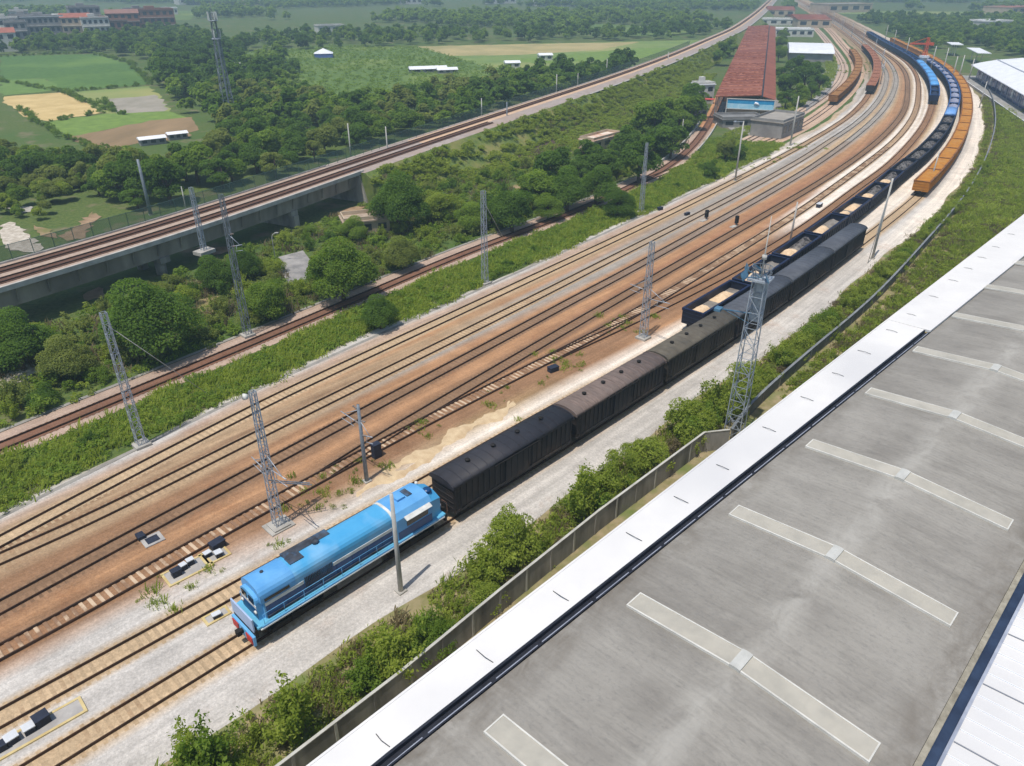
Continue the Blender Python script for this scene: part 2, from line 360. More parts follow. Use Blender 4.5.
# ------------------------------------------------------------------ railway yard ground: one sheet with ballast of several colours
B8 = TR['T8']; S0 = 70.0
pal = dict(o=C(190,146,108,.82), t=C(182,154,122,.82), g=C(172,164,153,.84), b=C(160,124,94,.82), d=C(126,98,78,.82), w=C(238,226,210,.93),
           l=C(203,197,189,.86), p=C(192,168,148,.83), y=C(200,174,140,.85), r=C(178,132,100,.82), k=C(150,120,94,.82), s=C(176,150,110,.85), n=C(130,126,84,.8))
LANE = {  # lane right of each track: station -> colours from right to left
 'R': [(0,'lll'),(60,'lll'),(110,'lll'),(150,'wwl'),(400,'wwl'),(900,'ttt')],
 '87': [(0,'lll'),(40,'lll'),(70,'wlw'),(120,'lwl'),(150,'www'),(400,'wlw'),(900,'ttt')],
 '76': [(-10,'llp'),(8,'llp'),(20,'lpb'),(45,'wsb'),(60,'wbb'),(80,'wob'),(100,'wob'),(150,'too'),(190,'wto'),(240,'wwy'),(400,'wyy'),(900,'ttt')],
 '65': [(0,'bbb'),(120,'dbo'),(140,'www'),(160,'www'),(400,'wyw'),(900,'ttt')],
 '54': [(0,'bob'),(60,'dod'),(100,'boo'),(125,'roo'),(150,'wro'),(170,'wwt'),(200,'wwt'),(420,'wyt'),(900,'ttt')],
 '43': [(0,'bob'),(30,'bob'),(60,'boo'),(90,'roo'),(150,'rro'),(200,'roo'),(300,'ooy'),(420,'oto'),(900,'ttt')],
 '32': [(0,'bbt'),(18,'bbt'),(30,'obt'),(50,'oog'),(90,'ogg'),(140,'tog'),(180,'ytl'),(240,'yyt'),(330,'gyt'),(420,'tto'),(900,'ttt')],
 '21': [(0,'btk'),(25,'ktt'),(55,'tto'),(75,'got'),(130,'ggt'),(180,'ggl'),(240,'lgl'),(300,'lyt'),(420,'tro'),(900,'ttt')],
 'E': [(0,'tpl'),(60,'ppl'),(130,'ppl'),(180,'lwl'),(260,'wly'),(330,'lgl'),(420,'tnt'),(900,'ttt')]}
BED = {8: 'y', 7: 'y', 6: 'b', 5: [(0,'d'),(40,'d'),(90,'k'),(140,'y'),(400,'b')], 4: 'k', 3: [(0,'k'),(60,'k'),(150,'g'),(400,'g')], 2: [(0,'t'),(70,'y'),(140,'g'),(400,'g')], 1: [(0,'y'),(120,'y'),(200,'t'),(300,'b'),(900,'t')]}
def key(tab, s):
    if isinstance(tab, str): return np.array(pal[tab])
    ss = [a for a, _ in tab]; i = int(np.searchsorted(ss, s)); i0 = max(0, min(i-1, len(tab)-1)); i1 = min(i, len(tab)-1)
    f = 0 if ss[i1] == ss[i0] else min(max((s-ss[i0])/(ss[i1]-ss[i0]), 0), 1)
    if len(tab[0][1]) == 1: return np.array(pal[tab[i0][1]])*(1-f) + np.array(pal[tab[i1][1]])*f
    return [np.array(pal[a])*(1-f) + np.array(pal[b])*f for a, b in zip(tab[i0][1], tab[i1][1])]
stations = []; t = 2.0
while t < B8.n - 2:
    stations.append(t); t += max(2.5, np.hypot(*B8.p(t))/45)
rows = []; OFF = {}; FLOWOFF = []
wob = lambda s, k: .45*math.sin(s*.11 + k) + .3*math.sin(s*.29 + 2*k)
for t in stations:
    P = B8.p(t); d = B8.d(t); nn = np.array([-d[1], d[0]]); s = t - S0; o = {8: 0.0}
    for k in (7, 6, 5, 4, 3, 2, 1):
        o[k] = TR['T%d' % k].cross(P, nn)
    if o[5] is None: o[5] = 14.
    for k, dflt in ((7, 5), (3, 18), (2, 23), (1, 28)):
        if o[k] is None: o[k] = dflt
    if o[4] is None or o[4] < o[5]: o[4] = o[5] + .02
    if o[6] is None or o[6] > o[5]: o[6] = o[5] - .02
    OFF[t] = o
    cols = [(-5.9 + wob(s, 1), -.05, key(LANE['R'], s)[0]*.8), (-4.9 + wob(s, 1), .06, key(LANE['R'], s)[0]), (-3.2, .1, key(LANE['R'], s)[1]), (-1.9, .1, key(LANE['R'], s)[2])]
    for k in (8, 7, 6, 5, 4, 3, 2, 1):
        bc = key(BED[k], s); cols += [(o[k]-.95, .1, bc), (o[k]+.95, .1, bc)]
        nm = 'E' if k == 1 else '%d%d' % (k, k-1); lc = key(LANE[nm], s)
        nxt = o[k-1] if k > 1 else o[1] + 4.6 + wob(s, 3)
        fr = (.3, .5, .7) if nxt - o[k] < 6.5 else (2.0/(nxt-o[k]), .5, 1-2.2/(nxt-o[k]))
        for f, c in zip(fr, lc): cols.append((o[k] + (nxt-o[k])*f, .1, c))
    e = o[1] + 4.0 + wob(s, 3)
    cols += [(max(e, o[1]+2.9), .06, key(LANE['E'], s)[2]), (max(e, o[1]+2.9)+1, -.05, np.array(pal['n']))]
    offs = np.maximum.accumulate([c[0] for c in cols])
    FLOWOFF.append(list(offs)); rows.append([(P[0]+nn[0]*a, P[1]+nn[1]*a, c[1], c[2]) for a, c in zip(offs, cols)])
nc = len(rows[0]); V = np.array([[c[:3] for c in r] for r in rows], float).reshape(-1, 3)
CC = np.array([[c[3] for c in r] for r in rows], float).reshape(-1, 4)
idx = np.arange(len(rows)*nc).reshape(len(rows), nc)
Fq = np.stack([idx[:-1,:-1], idx[:-1,1:], idx[1:,1:], idx[1:,:-1]], -1).reshape(-1, 4)[:, ::-1]
def ballast_mat():
    m = bpy.data.materials.new("ballast"); m.use_nodes = True; t = m.node_tree; p = t.nodes["Principled BSDF"]
    p.inputs["Roughness"].default_value = .95; p.inputs["Specular IOR Level"].default_value = .1
    a = N(t, "ShaderNodeAttribute", attribute_name="stone"); tc = N(t, "ShaderNodeTexCoord"); cur = a.outputs["Color"]
    for sc, det, lo, hi, c0, c1 in ((.35, 6, .3, .7, .84, 1.12), (6.0, 3, .3, .7, .78, 1.2), (.06, 4, .35, .65, .93, 1.06)):
        n = N(t, "ShaderNodeTexNoise"); n.inputs["Scale"].default_value = sc; n.inputs["Detail"].default_value = det; n.inputs["Roughness"].default_value = .7
        t.links.new(tc.outputs["Object"], n.inputs["Vector"])
        r = N(t, "ShaderNodeMapRange"); r.inputs[1].default_value = lo; r.inputs[2].default_value = hi; r.inputs[3].default_value = c0; r.inputs[4].default_value = c1
        t.links.new(n.outputs[0], r.inputs[0])
        mm = N(t, "ShaderNodeVectorMath", operation='SCALE'); t.links.new(cur, mm.inputs[0]); t.links.new(r.outputs[0], mm.inputs["Scale"]); cur = mm.outputs[0]
    # streaks drawn out along the tracks
    fl = N(t, "ShaderNodeAttribute", attribute_name="flow")
    n = N(t, "ShaderNodeTexNoise"); n.inputs["Scale"].default_value = 1.0; n.inputs["Detail"].default_value = 6; n.inputs["Roughness"].default_value = .7
    t.links.new(fl.outputs["Vector"], n.inputs["Vector"])
    r = N(t, "ShaderNodeMapRange"); r.inputs[1].default_value = .28; r.inputs[2].default_value = .72; r.inputs[3].default_value = .74; r.inputs[4].default_value = 1.2; t.links.new(n.outputs[0], r.inputs[0])
    mm = N(t, "ShaderNodeVectorMath", operation='SCALE'); t.links.new(cur, mm.inputs[0]); t.links.new(r.outputs[0], mm.inputs["Scale"]); cur = mm.outputs[0]
    # rusty and oily patches
    n = N(t, "ShaderNodeTexNoise"); n.inputs["Scale"].default_value = .16; n.inputs["Detail"].default_value = 7; n.inputs["Roughness"].default_value = .7
    t.links.new(tc.outputs["Object"], n.inputs["Vector"])
    r = N(t, "ShaderNodeMapRange"); r.inputs[1].default_value = .56; r.inputs[2].default_value = .78; r.inputs[4].default_value = .45; t.links.new(n.outputs[0], r.inputs[0])
    x = N(t, "ShaderNodeMix", data_type='RGBA', blend_type='MULTIPLY'); t.links.new(r.outputs[0], x.inputs[0]); t.links.new(cur, x.inputs[6]); x.inputs[7].default_value = C(205,150,110)
    t.links.new(x.outputs[2], p.inputs["Base Color"])
    n = N(t, "ShaderNodeTexNoise"); n.inputs["Scale"].default_value = 9; n.inputs["Detail"].default_value = 3; t.links.new(tc.outputs["Object"], n.inputs["Vector"])
    b = N(t, "ShaderNodeBump"); b.inputs["Strength"].default_value = .5; b.inputs["Distance"].default_value = .06; t.links.new(n.outputs[0], b.inputs["Height"]); t.links.new(b.outputs[0], p.inputs["Normal"])
    return m
m_ball = ballast_mat()
yard = npmesh("yard_ground", V, Fq, m_ball); struct(yard)
fw = np.array([[(t_*.035, a_*1.3, k_*.0) for k_, a_ in enumerate(fo)] for t_, fo in zip(stations, FLOWOFF)], float).reshape(-1, 3)
fa = yard.data.attributes.new("flow", 'FLOAT_VECTOR', 'POINT'); fa.data.foreach_set("vector", fw.astype(np.float32).ravel())
ca = yard.data.attributes.new("stone", 'FLOAT_COLOR', 'POINT'); ca.data.foreach_set("color", CC.astype(np.float32).ravel())

def strip(name, path, t0, t1, lr, z, m, colour=None):
    """flat strip along a path between lateral offsets (right, left); kind structure"""
    L = path.line(t0, t1, z, lr[0]); Q = path.line(t0, t1, z, lr[1])
    V = np.array([v for ab in zip(L, Q) for v in ab]); k = len(L)
    Fq = np.array([(2*i, 2*i+1, 2*i+3, 2*i+2) for i in range(k-1)])[:, ::-1]
    o = npmesh(name, V, Fq, m); struct(o)
    if colour is not None:
        fa = o.data.attributes.new("flow", 'FLOAT_VECTOR', 'POINT'); fa.data.foreach_set("vector", np.array([v for i in range(k) for v in ((i*.12, lr[0]*1.3, 3), (i*.12, lr[1]*1.3, 3))], dtype=np.float32).ravel())
        ca = o.data.attributes.new("stone", 'FLOAT_COLOR', 'POINT'); ca.data.foreach_set("color", np.tile(np.array(colour), (len(V), 1)).astype(np.float32).ravel())
    return o
strip("track_bed", TR['BR'], 0, TR['BR'].near((58, 230)), (-2.5, 2.9), .05, m_ball, C(190,166,148,.82))
strip("track_bed", TR['BR'], TR['BR'].near((58, 230)), TR['BR'].n, (-2.2, 2.2), .05, m_ball, C(200,150,110,.85))
strip("track_bed", TR['BR'], 0, TR['BR'].n, (-1.15, 1.15), .085, m_ball, C(140,104,84,.75))
strip("track_bed", TR['L1'], 12, TR['L1'].n, (-2.4, 2.4), .054, m_ball, C(204,180,160,.85))
strip("track_bed", TR['L2'], 10, TR['L2'].n, (-3.2, 2.6), .058, m_ball, C(206,176,150,.85))
strip("cable_trough", TR['BR'], 0, TR['BR'].near((30, 168)), (2.95, 3.5), .09, mat("trough_lid", C(150,146,138), C(128,124,118), .6, 5, .9))
strip("cable_trough", TR['T1'], 30, TR['T1'].near((70, 193)), (3.1, 3.6), .115, MATS["trough_lid"])

m_dry = mat("dry_verge_soil", C(158,142,112), C(120,116,74), .7, 8, .95, c3=C(100,116,58), sc3=.22, bump=.4)
strip("verge_soil", B8, 20, B8.near((175, 330)), (-15.5, -4.0), .008, m_dry)
# ------------------------------------------------------------------ tracks: each is a thing with two rails and its sleepers
m_rail = mat("rusty_rail", C(86,62,46,.8), C(60,46,38,.8), .6, 4, .55, metal=.3)
m_railf = mat("rail_far", C(96,72,56,.8), C(80,60,48,.8), .6, 4, .6, metal=.2)
m_slp = mat("dusty_sleeper", C(158,134,112,.76), C(136,114,96,.76), .9, 5, .95)
m_slpy = mat("sand_covered_sleeper", C(190,166,134,.8), C(176,150,118,.8), .9, 5, .95)
m_slpl = mat("pale_sleeper", C(216,190,160,.8), C(150,118,92,.8), .45, 5, .95, lo=.42, hi=.55)
RP = [(-.058, .0), (.058, .0), (.036, .165), (-.036, .165)]
def track(path, t0, t1, label, z=.14, sl_to=230, sm=None, bedc=None, wide=1.0):
    rt = empty("railway_track", (*path.p(t0), 0), 0, label, "railway track", "railway tracks")
    b = Vector(rt.location)
    for sgn in (-1, 1):
        m_ = MB(); L = [(x-b.x, y-b.y, z) for x, y, _ in path.line(t0, t1, 0, sgn*.7525)]
        m_.sweep(L, [(a*wide, c) for a, c in RP][::-1]); m_.build("rail", m_rail, rt)
    m_ = MB(); t = t0 + .3
    while t < min(t1, sl_to + t0):
        p = path.p(t); d = path.d(t); a = math.atan2(d[1], d[0]); c_, s_ = math.cos(a), math.sin(a)
        w = .13; hl = .70 if sm is m_slpl else 1.25
        vs = [(p[0]-b.x + x*c_ - y*s_, p[1]-b.y + x*s_ + y*c_, zz) for zz in (z-.09, z+(.02 if sm is m_slpl else -.037)) for x, y in ((-w,-hl),(w,-hl),(w,hl),(-w,hl))]
        m_.add(vs, [(4,5,6,7),(0,1,5,4),(1,2,6,5),(2,3,7,6),(3,0,4,7)]); t += .62
    o = m_.build("sleepers", m_ball if bedc is not None else sm or m_slp, rt)
    if bedc is not None:
        ca = o.data.attributes.new("stone", 'FLOAT_COLOR', 'POINT'); ca.data.foreach_set("color", np.tile(np.array(bedc)*np.array([.9,.9,.9,1]), (len(o.data.vertices), 1)).astype(np.float32).ravel())
    return rt
lbl = {'T1': "outermost yard track beside the green verge, running under the red-brown wagons far away", 'T2': "second yard track from the green verge, pale grey ballast on both sides",
       'T3': "third yard track from the green verge, set in orange gravel", 'T4': "yard track branching off the dark ladder track in the orange gravel",
       'T5': "dark ladder track with pale bare sleepers left of the blue locomotive", 'T6': "track branching off the ladder track and leading under the far blue train",
       'T7': "track under the dark blue gondolas, beside the black boxcars", 'T8': "track under the blue locomotive and the orange wagons",
       'BR': "single branch track curving through the bushes to the red roof", 'L1': "leftmost curved track with dark rails beside the bright grass", 'L2': "curved track under the short orange wagons far left"}
for k in ('T1','T2','T3','T4','T5','T6','T7','T8'):
    P_ = TR[k]; t0 = 0 if k in ('T4','T6') else 25
    track(P_, t0, P_.n-300, lbl[k], sl_to=260, sm=m_slpl if k == 'T5' else None, wide=1.5 if k == 'T5' else 1.0, bedc=None if k == 'T5' else key(BED[int(k[1])], 20))
track(TR['BR'], 20, TR['BR'].n, lbl['BR'], z=.115, sl_to=220, bedc=C(140,104,84,.75))
track(TR['L1'], 0, TR['L1'].n, lbl['L1'], z=.09, sl_to=0.5, wide=1.6); track(TR['L2'], 0, TR['L2'].n, lbl['L2'], z=.09, sl_to=.5, wide=1.6)

# ------------------------------------------------------------------ elevated line: viaduct, then embankment
tab = VP.near((-34.5, 152)); tv0 = 20
m_deck = mat("deck_ballast", C(178,158,142), C(156,136,120), 1.5, 6, .95, bump=.3)
m_edge = mat("pale_concrete_edge", C(188,184,176), C(160,156,149), .6, 5, .85)
m_gird = mat("grey_girder", C(160,152,142), C(132,125,116), .25, 6, .9, c3=C(108,102,95), sc3=.15, stretch=(1,1,.4))
via = empty("railway_viaduct", (*VP.p(tv0), 0), 0, "grey concrete railway viaduct on piers at the left, carrying two tracks above the bushes", "viaduct")
vb = Vector(via.location)
def vsweep(name, prof, t0, t1, m, parent=via, z=VZ, mi=0, base=vb):
    o = MB().sweep([(x-base.x, y-base.y, z_-0) for x, y, z_ in VP.line(t0, t1, z)], prof).build(name, m, parent); return fixn(o)
vsweep("girder", [(-3.9,-.35),(-3.6,-3.1),(3.6,-3.1),(3.9,-.35)], tv0, tab, m_gird)
vsweep("deck", [(-4.55,-.35),(-4.55,-.02),(4.55,-.02),(4.55,-.35)], tv0, tab, m_deck)
vsweep("edge_beam", [(-4.95,-.45),(-4.95,.22),(-4.56,.22),(-4.56,-.45)], tv0, tab+1, m_edge)
vsweep("edge_beam", [(4.56,-.45),(4.56,.22),(4.95,.22),(4.95,-.45)], tv0, tab+1, m_edge)
m_ = MB()
t = tv0
while t < tab:
    p = VP.p(t); d = VP.d(t); nx, ny = -d[1], d[0]
    for sg in (-1,):
        q = np.array(p) + np.array([nx, ny])*sg*3.8
        m_.beam((q[0]-vb.x, q[1]-vb.y, VZ-2.6), (q[0]-vb.x + nx*sg*.35, q[1]-vb.y + ny*sg*.35, VZ-.4), .22, .16)
    m_.build("girder_rib", m_gird, via); m_ = MB(); t += 4.1
tp = [VP.near((-47.5,104)) + 1 - 54, VP.near((-47.5,104)) + 1 - 27, VP.near((-47.5,104)) + 1, VP.near((-40.0,133))]
for i, t in enumerate(tp):
    p = VP.p(t); d = VP.d(t); nx, ny = -d[1], d[0]; m_ = MB()
    x, y = p[0]-vb.x, p[1]-vb.y
    m_.beam((x-nx*3.9, y-ny*3.9, VZ-3.5), (x+nx*3.9, y+ny*3.9, VZ-3.5), 1.7, .85)
    for sg in (-1, 1):
        cx, cy_ = x+nx*2.3*sg, y+ny*2.3*sg
        m_.tube([(cx, cy_, -.5), (cx, cy_, VZ-3.8)], .8, 12)
    if i == 3: m_.beam((x-nx*4.2, y-ny*4.2, (VZ-3.9)/2-.3), (x+nx*4.2, y+ny*4.2, (VZ-3.9)/2-.3), 1.2, VZ-3.3)
    m_.build("pier", m_concd, via)
def trk(off, t0, t1, par, base):
    for sg in (-1, 1):
        m_ = MB(); m_.sweep([(x-base.x, y-base.y, VZ+.06) for x, y, _ in VP.line(t0, t1, 0, off+sg*.7525)], RP[::-1]); m_.build("rail", m_rail, par)
for off, l in ((2.05, "viaduct track on the fence side of the elevated line"), (-1.95, "viaduct track on the near side of the elevated line")):
    e = empty("railway_track", (vb.x, vb.y, 0), 0, l, "railway track", "railway tracks")
    trk(off, tv0, VP.n-250 if off > 0 else tab+60, e, vb)
    LL = VP.line(tv0, VP.n-250 if off > 0 else tab+60, VZ+.012, off)
    m_ = MB().sweep([(x-vb.x, y-vb.y, z) for x, y, z in LL], [(-1.2,0),(-1.2,.03),(1.2,.03),(1.2,0)][::-1]); fixn(m_.build("sleepers", mat("dark_track_bed", C(104,74,58), C(80,58,48), 2.0, 5, .95), e))
# embankment behind the abutment
m_slope = mat("embankment_grass", C(112,126,62), C(84,104,48), 1.2, 8, .95, c3=C(140,132,80), sc3=.12)
eb = MB().sweep(VP.line(tab, VP.n, 0), [(-13.5,-.2),(-6.0,VZ-.1),(5.6,VZ-.1),(13,-.2)][::-1]).build("embankment", m_slope); struct(fixn(eb))
strip("track_bed", VP, tab, VP.n, (-5.9, 5.5), VZ-.06, mat("grey_formation", C(168,156,148), C(148,136,128), .5, 6, .95, c3=C(160,140,124), sc3=.05))
strip("track_bed", VP, tab+30, VP.n, (-.9, 4.2), VZ-.045, mat("tan_ballast", C(206,176,146), C(186,156,126), .8, 6, .95))
strip("path", VP, tab+120, VP.n, (-6.6, -5.6), VZ-.0, m_conc)
ab = MB(); p = VP.p(tab); d = VP.d(tab); nx, ny = -d[1], d[0]
ab.add([(p[0]+nx*s*w+d[0]*k, p[1]+ny*s*w+d[1]*k, z) for z, w in ((-.3, 6.2), (VZ-.4, 4.6)) for s, k in ((-1,-.4),(1,-.4),(1,1.2),(-1,1.2))],
       [(0,1,2,3),(4,5,6,7),(0,1,5,4),(1,2,6,5),(2,3,7,6),(3,0,4,7)])
o = fixn(ab.build("abutment", m_concd)); tag(o, "concrete abutment wall where the viaduct meets the embankment", "abutment")
# mesh fence on the far edge
mm = bpy.data.materials.new("green_wire_mesh"); mm.use_nodes = True; t_ = mm.node_tree; pb = t_.nodes["Principled BSDF"]
pb.inputs["Base Color"].default_value = C(70,104,92); pb.inputs["Roughness"].default_value = .6
tr_ = N(t_, "ShaderNodeBsdfTransparent"); mx_ = N(t_, "ShaderNodeMixShader"); mx_.inputs[0].default_value = .5
t_.links.new(tr_.outputs[0], mx_.inputs[1]); t_.links.new(pb.outputs[0], mx_.inputs[2]); t_.links.new(mx_.outputs[0], t_.nodes["Material Output"].inputs[0])
m_green = mat("green_paint", C(78,106,96), C(66,92,84), .5, 3, .6)
fc = empty("wire_fence", (*VP.p(40), VZ), 0, "green wire mesh fence along the far edge of the elevated line", "fence"); fb = Vector(fc.location)
te = VP.near((100, 430))
m_ = MB()
L = VP.line(40, te, 0, 4.75)
for a, b in zip(L[:-1], L[1:]): m_.add([(a[0]-fb.x,a[1]-fb.y,.25),(b[0]-fb.x,b[1]-fb.y,.25),(b[0]-fb.x,b[1]-fb.y,2.3),(a[0]-fb.x,a[1]-fb.y,2.3)], [(0,1,2,3)])
m_.build("wire_mesh", mm, fc)
m_ = MB()
for zz in (.3, 2.3): m_.sweep([(x-fb.x, y-fb.y, zz) for x, y, _ in L], [(-.03,-.03),(.03,-.03),(.03,.03),(-.03,.03)])
t = 40
while t < te:
    p = VP.p(t); d = VP.d(t); x, y = p[0]-d[1]*4.75-fb.x, p[1]+d[0]*4.75-fb.y
    m_.beam((x, y, -.1), (x, y, 2.4), .07); t += 3
m_.build("fence_frame", m_green, fc)
# ------------------------------------------------------------------ rolling stock (x along the track, z = 0 at rail top)
m_blk = mat("black_wagon_paint", C(40,39,41), C(25,25,27), .5, 7, .65, bump=.08, c3=C(62,53,47), sc3=.3)
m_und = mat("underframe_grime", C(40,36,33), C(26,24,23), 1.2, 5, .85)
m_whl = mat("wheel_steel", C(78,68,60), C(54,48,44), 1.5, 4, .5, metal=.5)
m_roofblk = mat("black_roof", C(50,50,56), C(40,40,45), .8, 5, .6, c3=C(58,56,60), sc3=.4)
m_roofbrn = mat("worn_brown_roof", C(128,112,104), C(98,86,80), 1.6, 6, .85, c3=C(110,98,92), sc3=.3, stretch=(2.5,.5,1))
m_roofolv = mat("olive_roof", C(104,98,86), C(88,82,72), .8, 6, .8, c3=C(78,74,66), sc3=.3)
m_roofgry = mat("slate_grey_roof", C(84,88,96), C(72,76,84), .6, 5, .7, c3=C(92,96,102), sc3=.2)
m_olv = mat("olive_wagon_paint", C(66,60,50), C(50,46,40), .6, 5, .75)
def bogie(par, x, axles=2, r=.42, wb=1.75):
    xs = [-wb/2, wb/2] if axles == 2 else [-wb, 0, wb]; h = xs[-1]
    m_ = MB()
    for sg in (-1, 1):
        y = .98*sg
        m_.extrude([(y-.07,.34),(y+.07,.34),(y+.07,.66),(y-.07,.66)], x-h-.35, x+h+.35)
        m_.box(x-.35, x+.35, y-.12, y+.12, .22, .8)
        for q in xs: m_.box(x+q-.17, x+q+.17, y-.13, y+.13, .28, .6)
    m_.box(x-.25, x+.25, -1.05, 1.05, .5, .85)
    b = m_.build("bogie", m_und, par)
    for q in xs:
        w = MB()
        for sg in (-1, 1): w.tube([(x+q, sg*.68, r), (x+q, sg*.80, r)], r, 16)
        w.tube([(x+q, -.7, r), (x+q, .7, r)], .08, 6); w.build("wheelset", m_whl, b)
    return b
def coupler(par, x0, x1):
    m_ = MB().box(min(x0,x1), max(x0,x1), -.13, .13, .72, 1.0); m_.box(max(x0,x1)-.3 if x1>x0 else min(x0,x1), max(x0,x1) if x1>x0 else min(x0,x1)+.3, -.2, .2, .66, 1.06); m_.build("coupler", m_und, par)
def arch(hw, z0, z1, n=9):
    return [(hw*math.cos(math.pi*i/n)*1.0, z0 + (z1-z0)*math.sin(math.pi*i/n)**.8) for i in range(n+1)]
def boxcar(mroof, mbody, label, group, vents=True):
    rt = empty("boxcar", (0,0,0), 0, label, "boxcar", group)
    L = 7.55; b = MB(); b.box(-L, L, -1.4, 1.4, 1.05, 3.62)
    for sg in (-1, 1):
        for i in range(23):
            x = -L + .1 + i*(2*L-.2)/22
            if abs(x) < 1.6: continue
            b.box(x-.05, x+.05, sg*1.4 if sg > 0 else -1.47, 1.47 if sg > 0 else -1.4, 1.08, 3.58)
        b.box(-L, L, 1.4 if sg > 0 else -1.5, 1.5 if sg > 0 else -1.4, .98, 1.2); b.box(-L, L, 1.4 if sg > 0 else -1.48, 1.48 if sg > 0 else -1.4, 3.5, 3.6)
        for k in range(4): # end ribs
            x0, x1 = (L, L+.06) if sg > 0 else (-L-.06, -L); b.box(x0, x1, -1.35, 1.35, 1.4+k*.55, 1.5+k*.55)
    b.build("body", mbody, rt)
    r = MB().extrude(arch(1.52, 3.6, 4.18), -L-.12, L+.12, 0, True)
    for i in range(1, 15):
        x = -L + i*2*L/15; a = arch(1.535, 3.61, 4.20); r.extrude(a, x-.03, x+.03)
    r.extrude(arch(1.56, 3.58, 4.23), -L-.2, -L-.08); r.extrude(arch(1.56, 3.58, 4.23), L+.08, L+.2)
    r.build("roof", mroof, rt)
    if vents:
        for x in (-4.6, -1.5, 1.6, 4.8): MB().tube([(x, .1, 4.12), (x, .1, 4.32)], .16, 8).tube([(x, .1, 4.32), (x, .1, 4.38)], .24, 8).build("vent", m_und, rt)
    for sg in (-1, 1):
        y0, y1 = (1.4, 1.52) if sg > 0 else (-1.52, -1.4); d = MB().box(-1.5, 1.5, y0, y1, 1.15, 3.5)
        for x in (-1.45, -.75, 0, .75, 1.45): d.box(x-.05, x+.05, y0-.04 if sg < 0 else y1, y0 if sg < 0 else y1+.04, 1.2, 3.45)
        d.build("door", mbody, rt)
        MB().box(-2.9, 2.9, (1.43 if sg > 0 else -1.6), (1.6 if sg > 0 else -1.43), 3.5, 3.56).build("door_track", m_und, rt)
        lx = L-.2
        ld = MB()
        for q in (lx-.35, lx): ld.beam((q*sg, sg*1.56, 1.0), (q*sg, sg*1.56, 3.6), .035)
        for k in range(8): ld.beam(((lx-.35)*sg, sg*1.56, 1.1+k*.33), (lx*sg, sg*1.56, 1.1+k*.33), .03)
        ld.build("ladder", m_und, rt)
    MB().box(-L, L, -.35, .35, .75, 1.08).box(-1.8, 1.2, -1.1, -.6, .5, 1.0).build("underframe", m_und, rt)
    bogie(rt, -5.3); bogie(rt, 5.3); coupler(rt, -L, -L-.42); coupler(rt, L, L+.42)
    return rt
def place(o, path, s, z=.305):
    p = path.p(s); d = path.d(s, 6); o.location = (p[0], p[1], z); o.rotation_euler = (0, 0, math.atan2(d[1], d[0])); return o
T8, T7, T6 = TR['T8'], TR['T7'], TR['T6']
PIT_ = 15.85
sb = T8.near((-6.3, 49.4)) + .5
G1 = "black boxcars coupled behind the blue locomotive"
place(boxcar(m_roofblk, m_blk, "black boxcar with a smooth black roof, coupled right behind the blue locomotive", G1), T8, sb + .5*PIT_)
place(boxcar(m_roofbrn, m_blk, "black boxcar with a worn brown-grey ribbed roof, second behind the locomotive", G1), T8, sb + 1.5*PIT_)
place(boxcar(m_roofolv, m_olv, "olive-brown boxcar with a dull olive roof, third behind the locomotive", G1), T8, sb + 2.5*PIT_)
g4 = place(boxcar(m_roofgry, m_blk, "black boxcar with a slate grey roof, partly behind the lattice light tower", G1, False), T8, sb + 3.5*PIT_)
for i, l in ((4.5, "slate-roofed black boxcar, last but one of its train"), (5.5, "slate-roofed black boxcar at the far end of its train")):
    place(dup(g4, (0,0,0), 0, l), T8, sb + i*PIT_)

# locomotive ------------------------------------------------------------------
m_sky = mat("sky_blue_paint", C(84,164,208), C(62,150,200), .45, 7, .42, c3=C(126,178,214), sc3=.35, spec=.5, stretch=(1,.5,1))
m_deep = mat("deep_blue_paint", C(6,70,124), C(5,60,108), .6, 4, .35, spec=.5)
m_pale = mat("pale_blue_paint", C(110,176,222), C(92,160,208), .8, 4, .45)
m_teal = mat("teal_blue_paint", C(92,172,208), C(104,168,192), .9, 5, .5)
m_lw = mat("dull_white_paint", C(222,222,216), C(190,190,184), 1.2, 5, .6)
m_glass = mat("dark_glass", C(20,24,30), rough=.12, spec=.6)
m_soot = mat("soot_grille", C(70,76,86), C(40,42,48), 1.2, 5, .8, c3=C(74,106,138), sc3=.7)
m_redp = mat("red_paint", C(196,54,48), C(160,44,40), 1.0, 4, .6)
m_rustb = mat("brown_rust", C(132,104,90), C(92,62,50), 1.5, 5, .9)
lo = empty("locomotive", (0,0,0), 0, "bright blue diesel locomotive with a white stripe, heading the black boxcars", "locomotive")
def hoodprof(hw, zs, zt, zb, n=5):
    r = [(hw, zb), (hw, zs)]
    for i in range(1, n): a = math.pi/2*i/n; r.append((hw*(math.cos(a)**.75), zs + (zt-zs)*(math.sin(a)**.9)))
    r.append((0, zt)); return r + [(-a, b) for a, b in r[-2::-1]]
# underframe, sill, walkway
MB().box(-8.0, 8.0, -.9, .9, .85, 1.42).box(-8.1, -7.9, -1.45, 1.45, .75, 1.42).box(7.9, 8.1, -1.45, 1.45, .75, 1.42).build("underframe", m_und, lo)
w = MB().box(-7.9, 7.9, -1.55, 1.55, 1.45, 1.62); w.build("walkway", m_teal, lo)
for sg in (-1, 1):
    y0, y1 = (1.55, 1.6) if sg > 0 else (-1.6, -1.55)
    sk = MB().box(-7.6, 7.7, y0, y1, 1.44, 1.60); sk.build("side_sill", m_pale, lo)
    y2, y3 = (1.56, 1.63) if sg > 0 else (-1.63, -1.56)
    MB().box(-7.75, 7.75, y2, y3, 1.34, 1.44).build("sill_stripe", m_lw, lo)
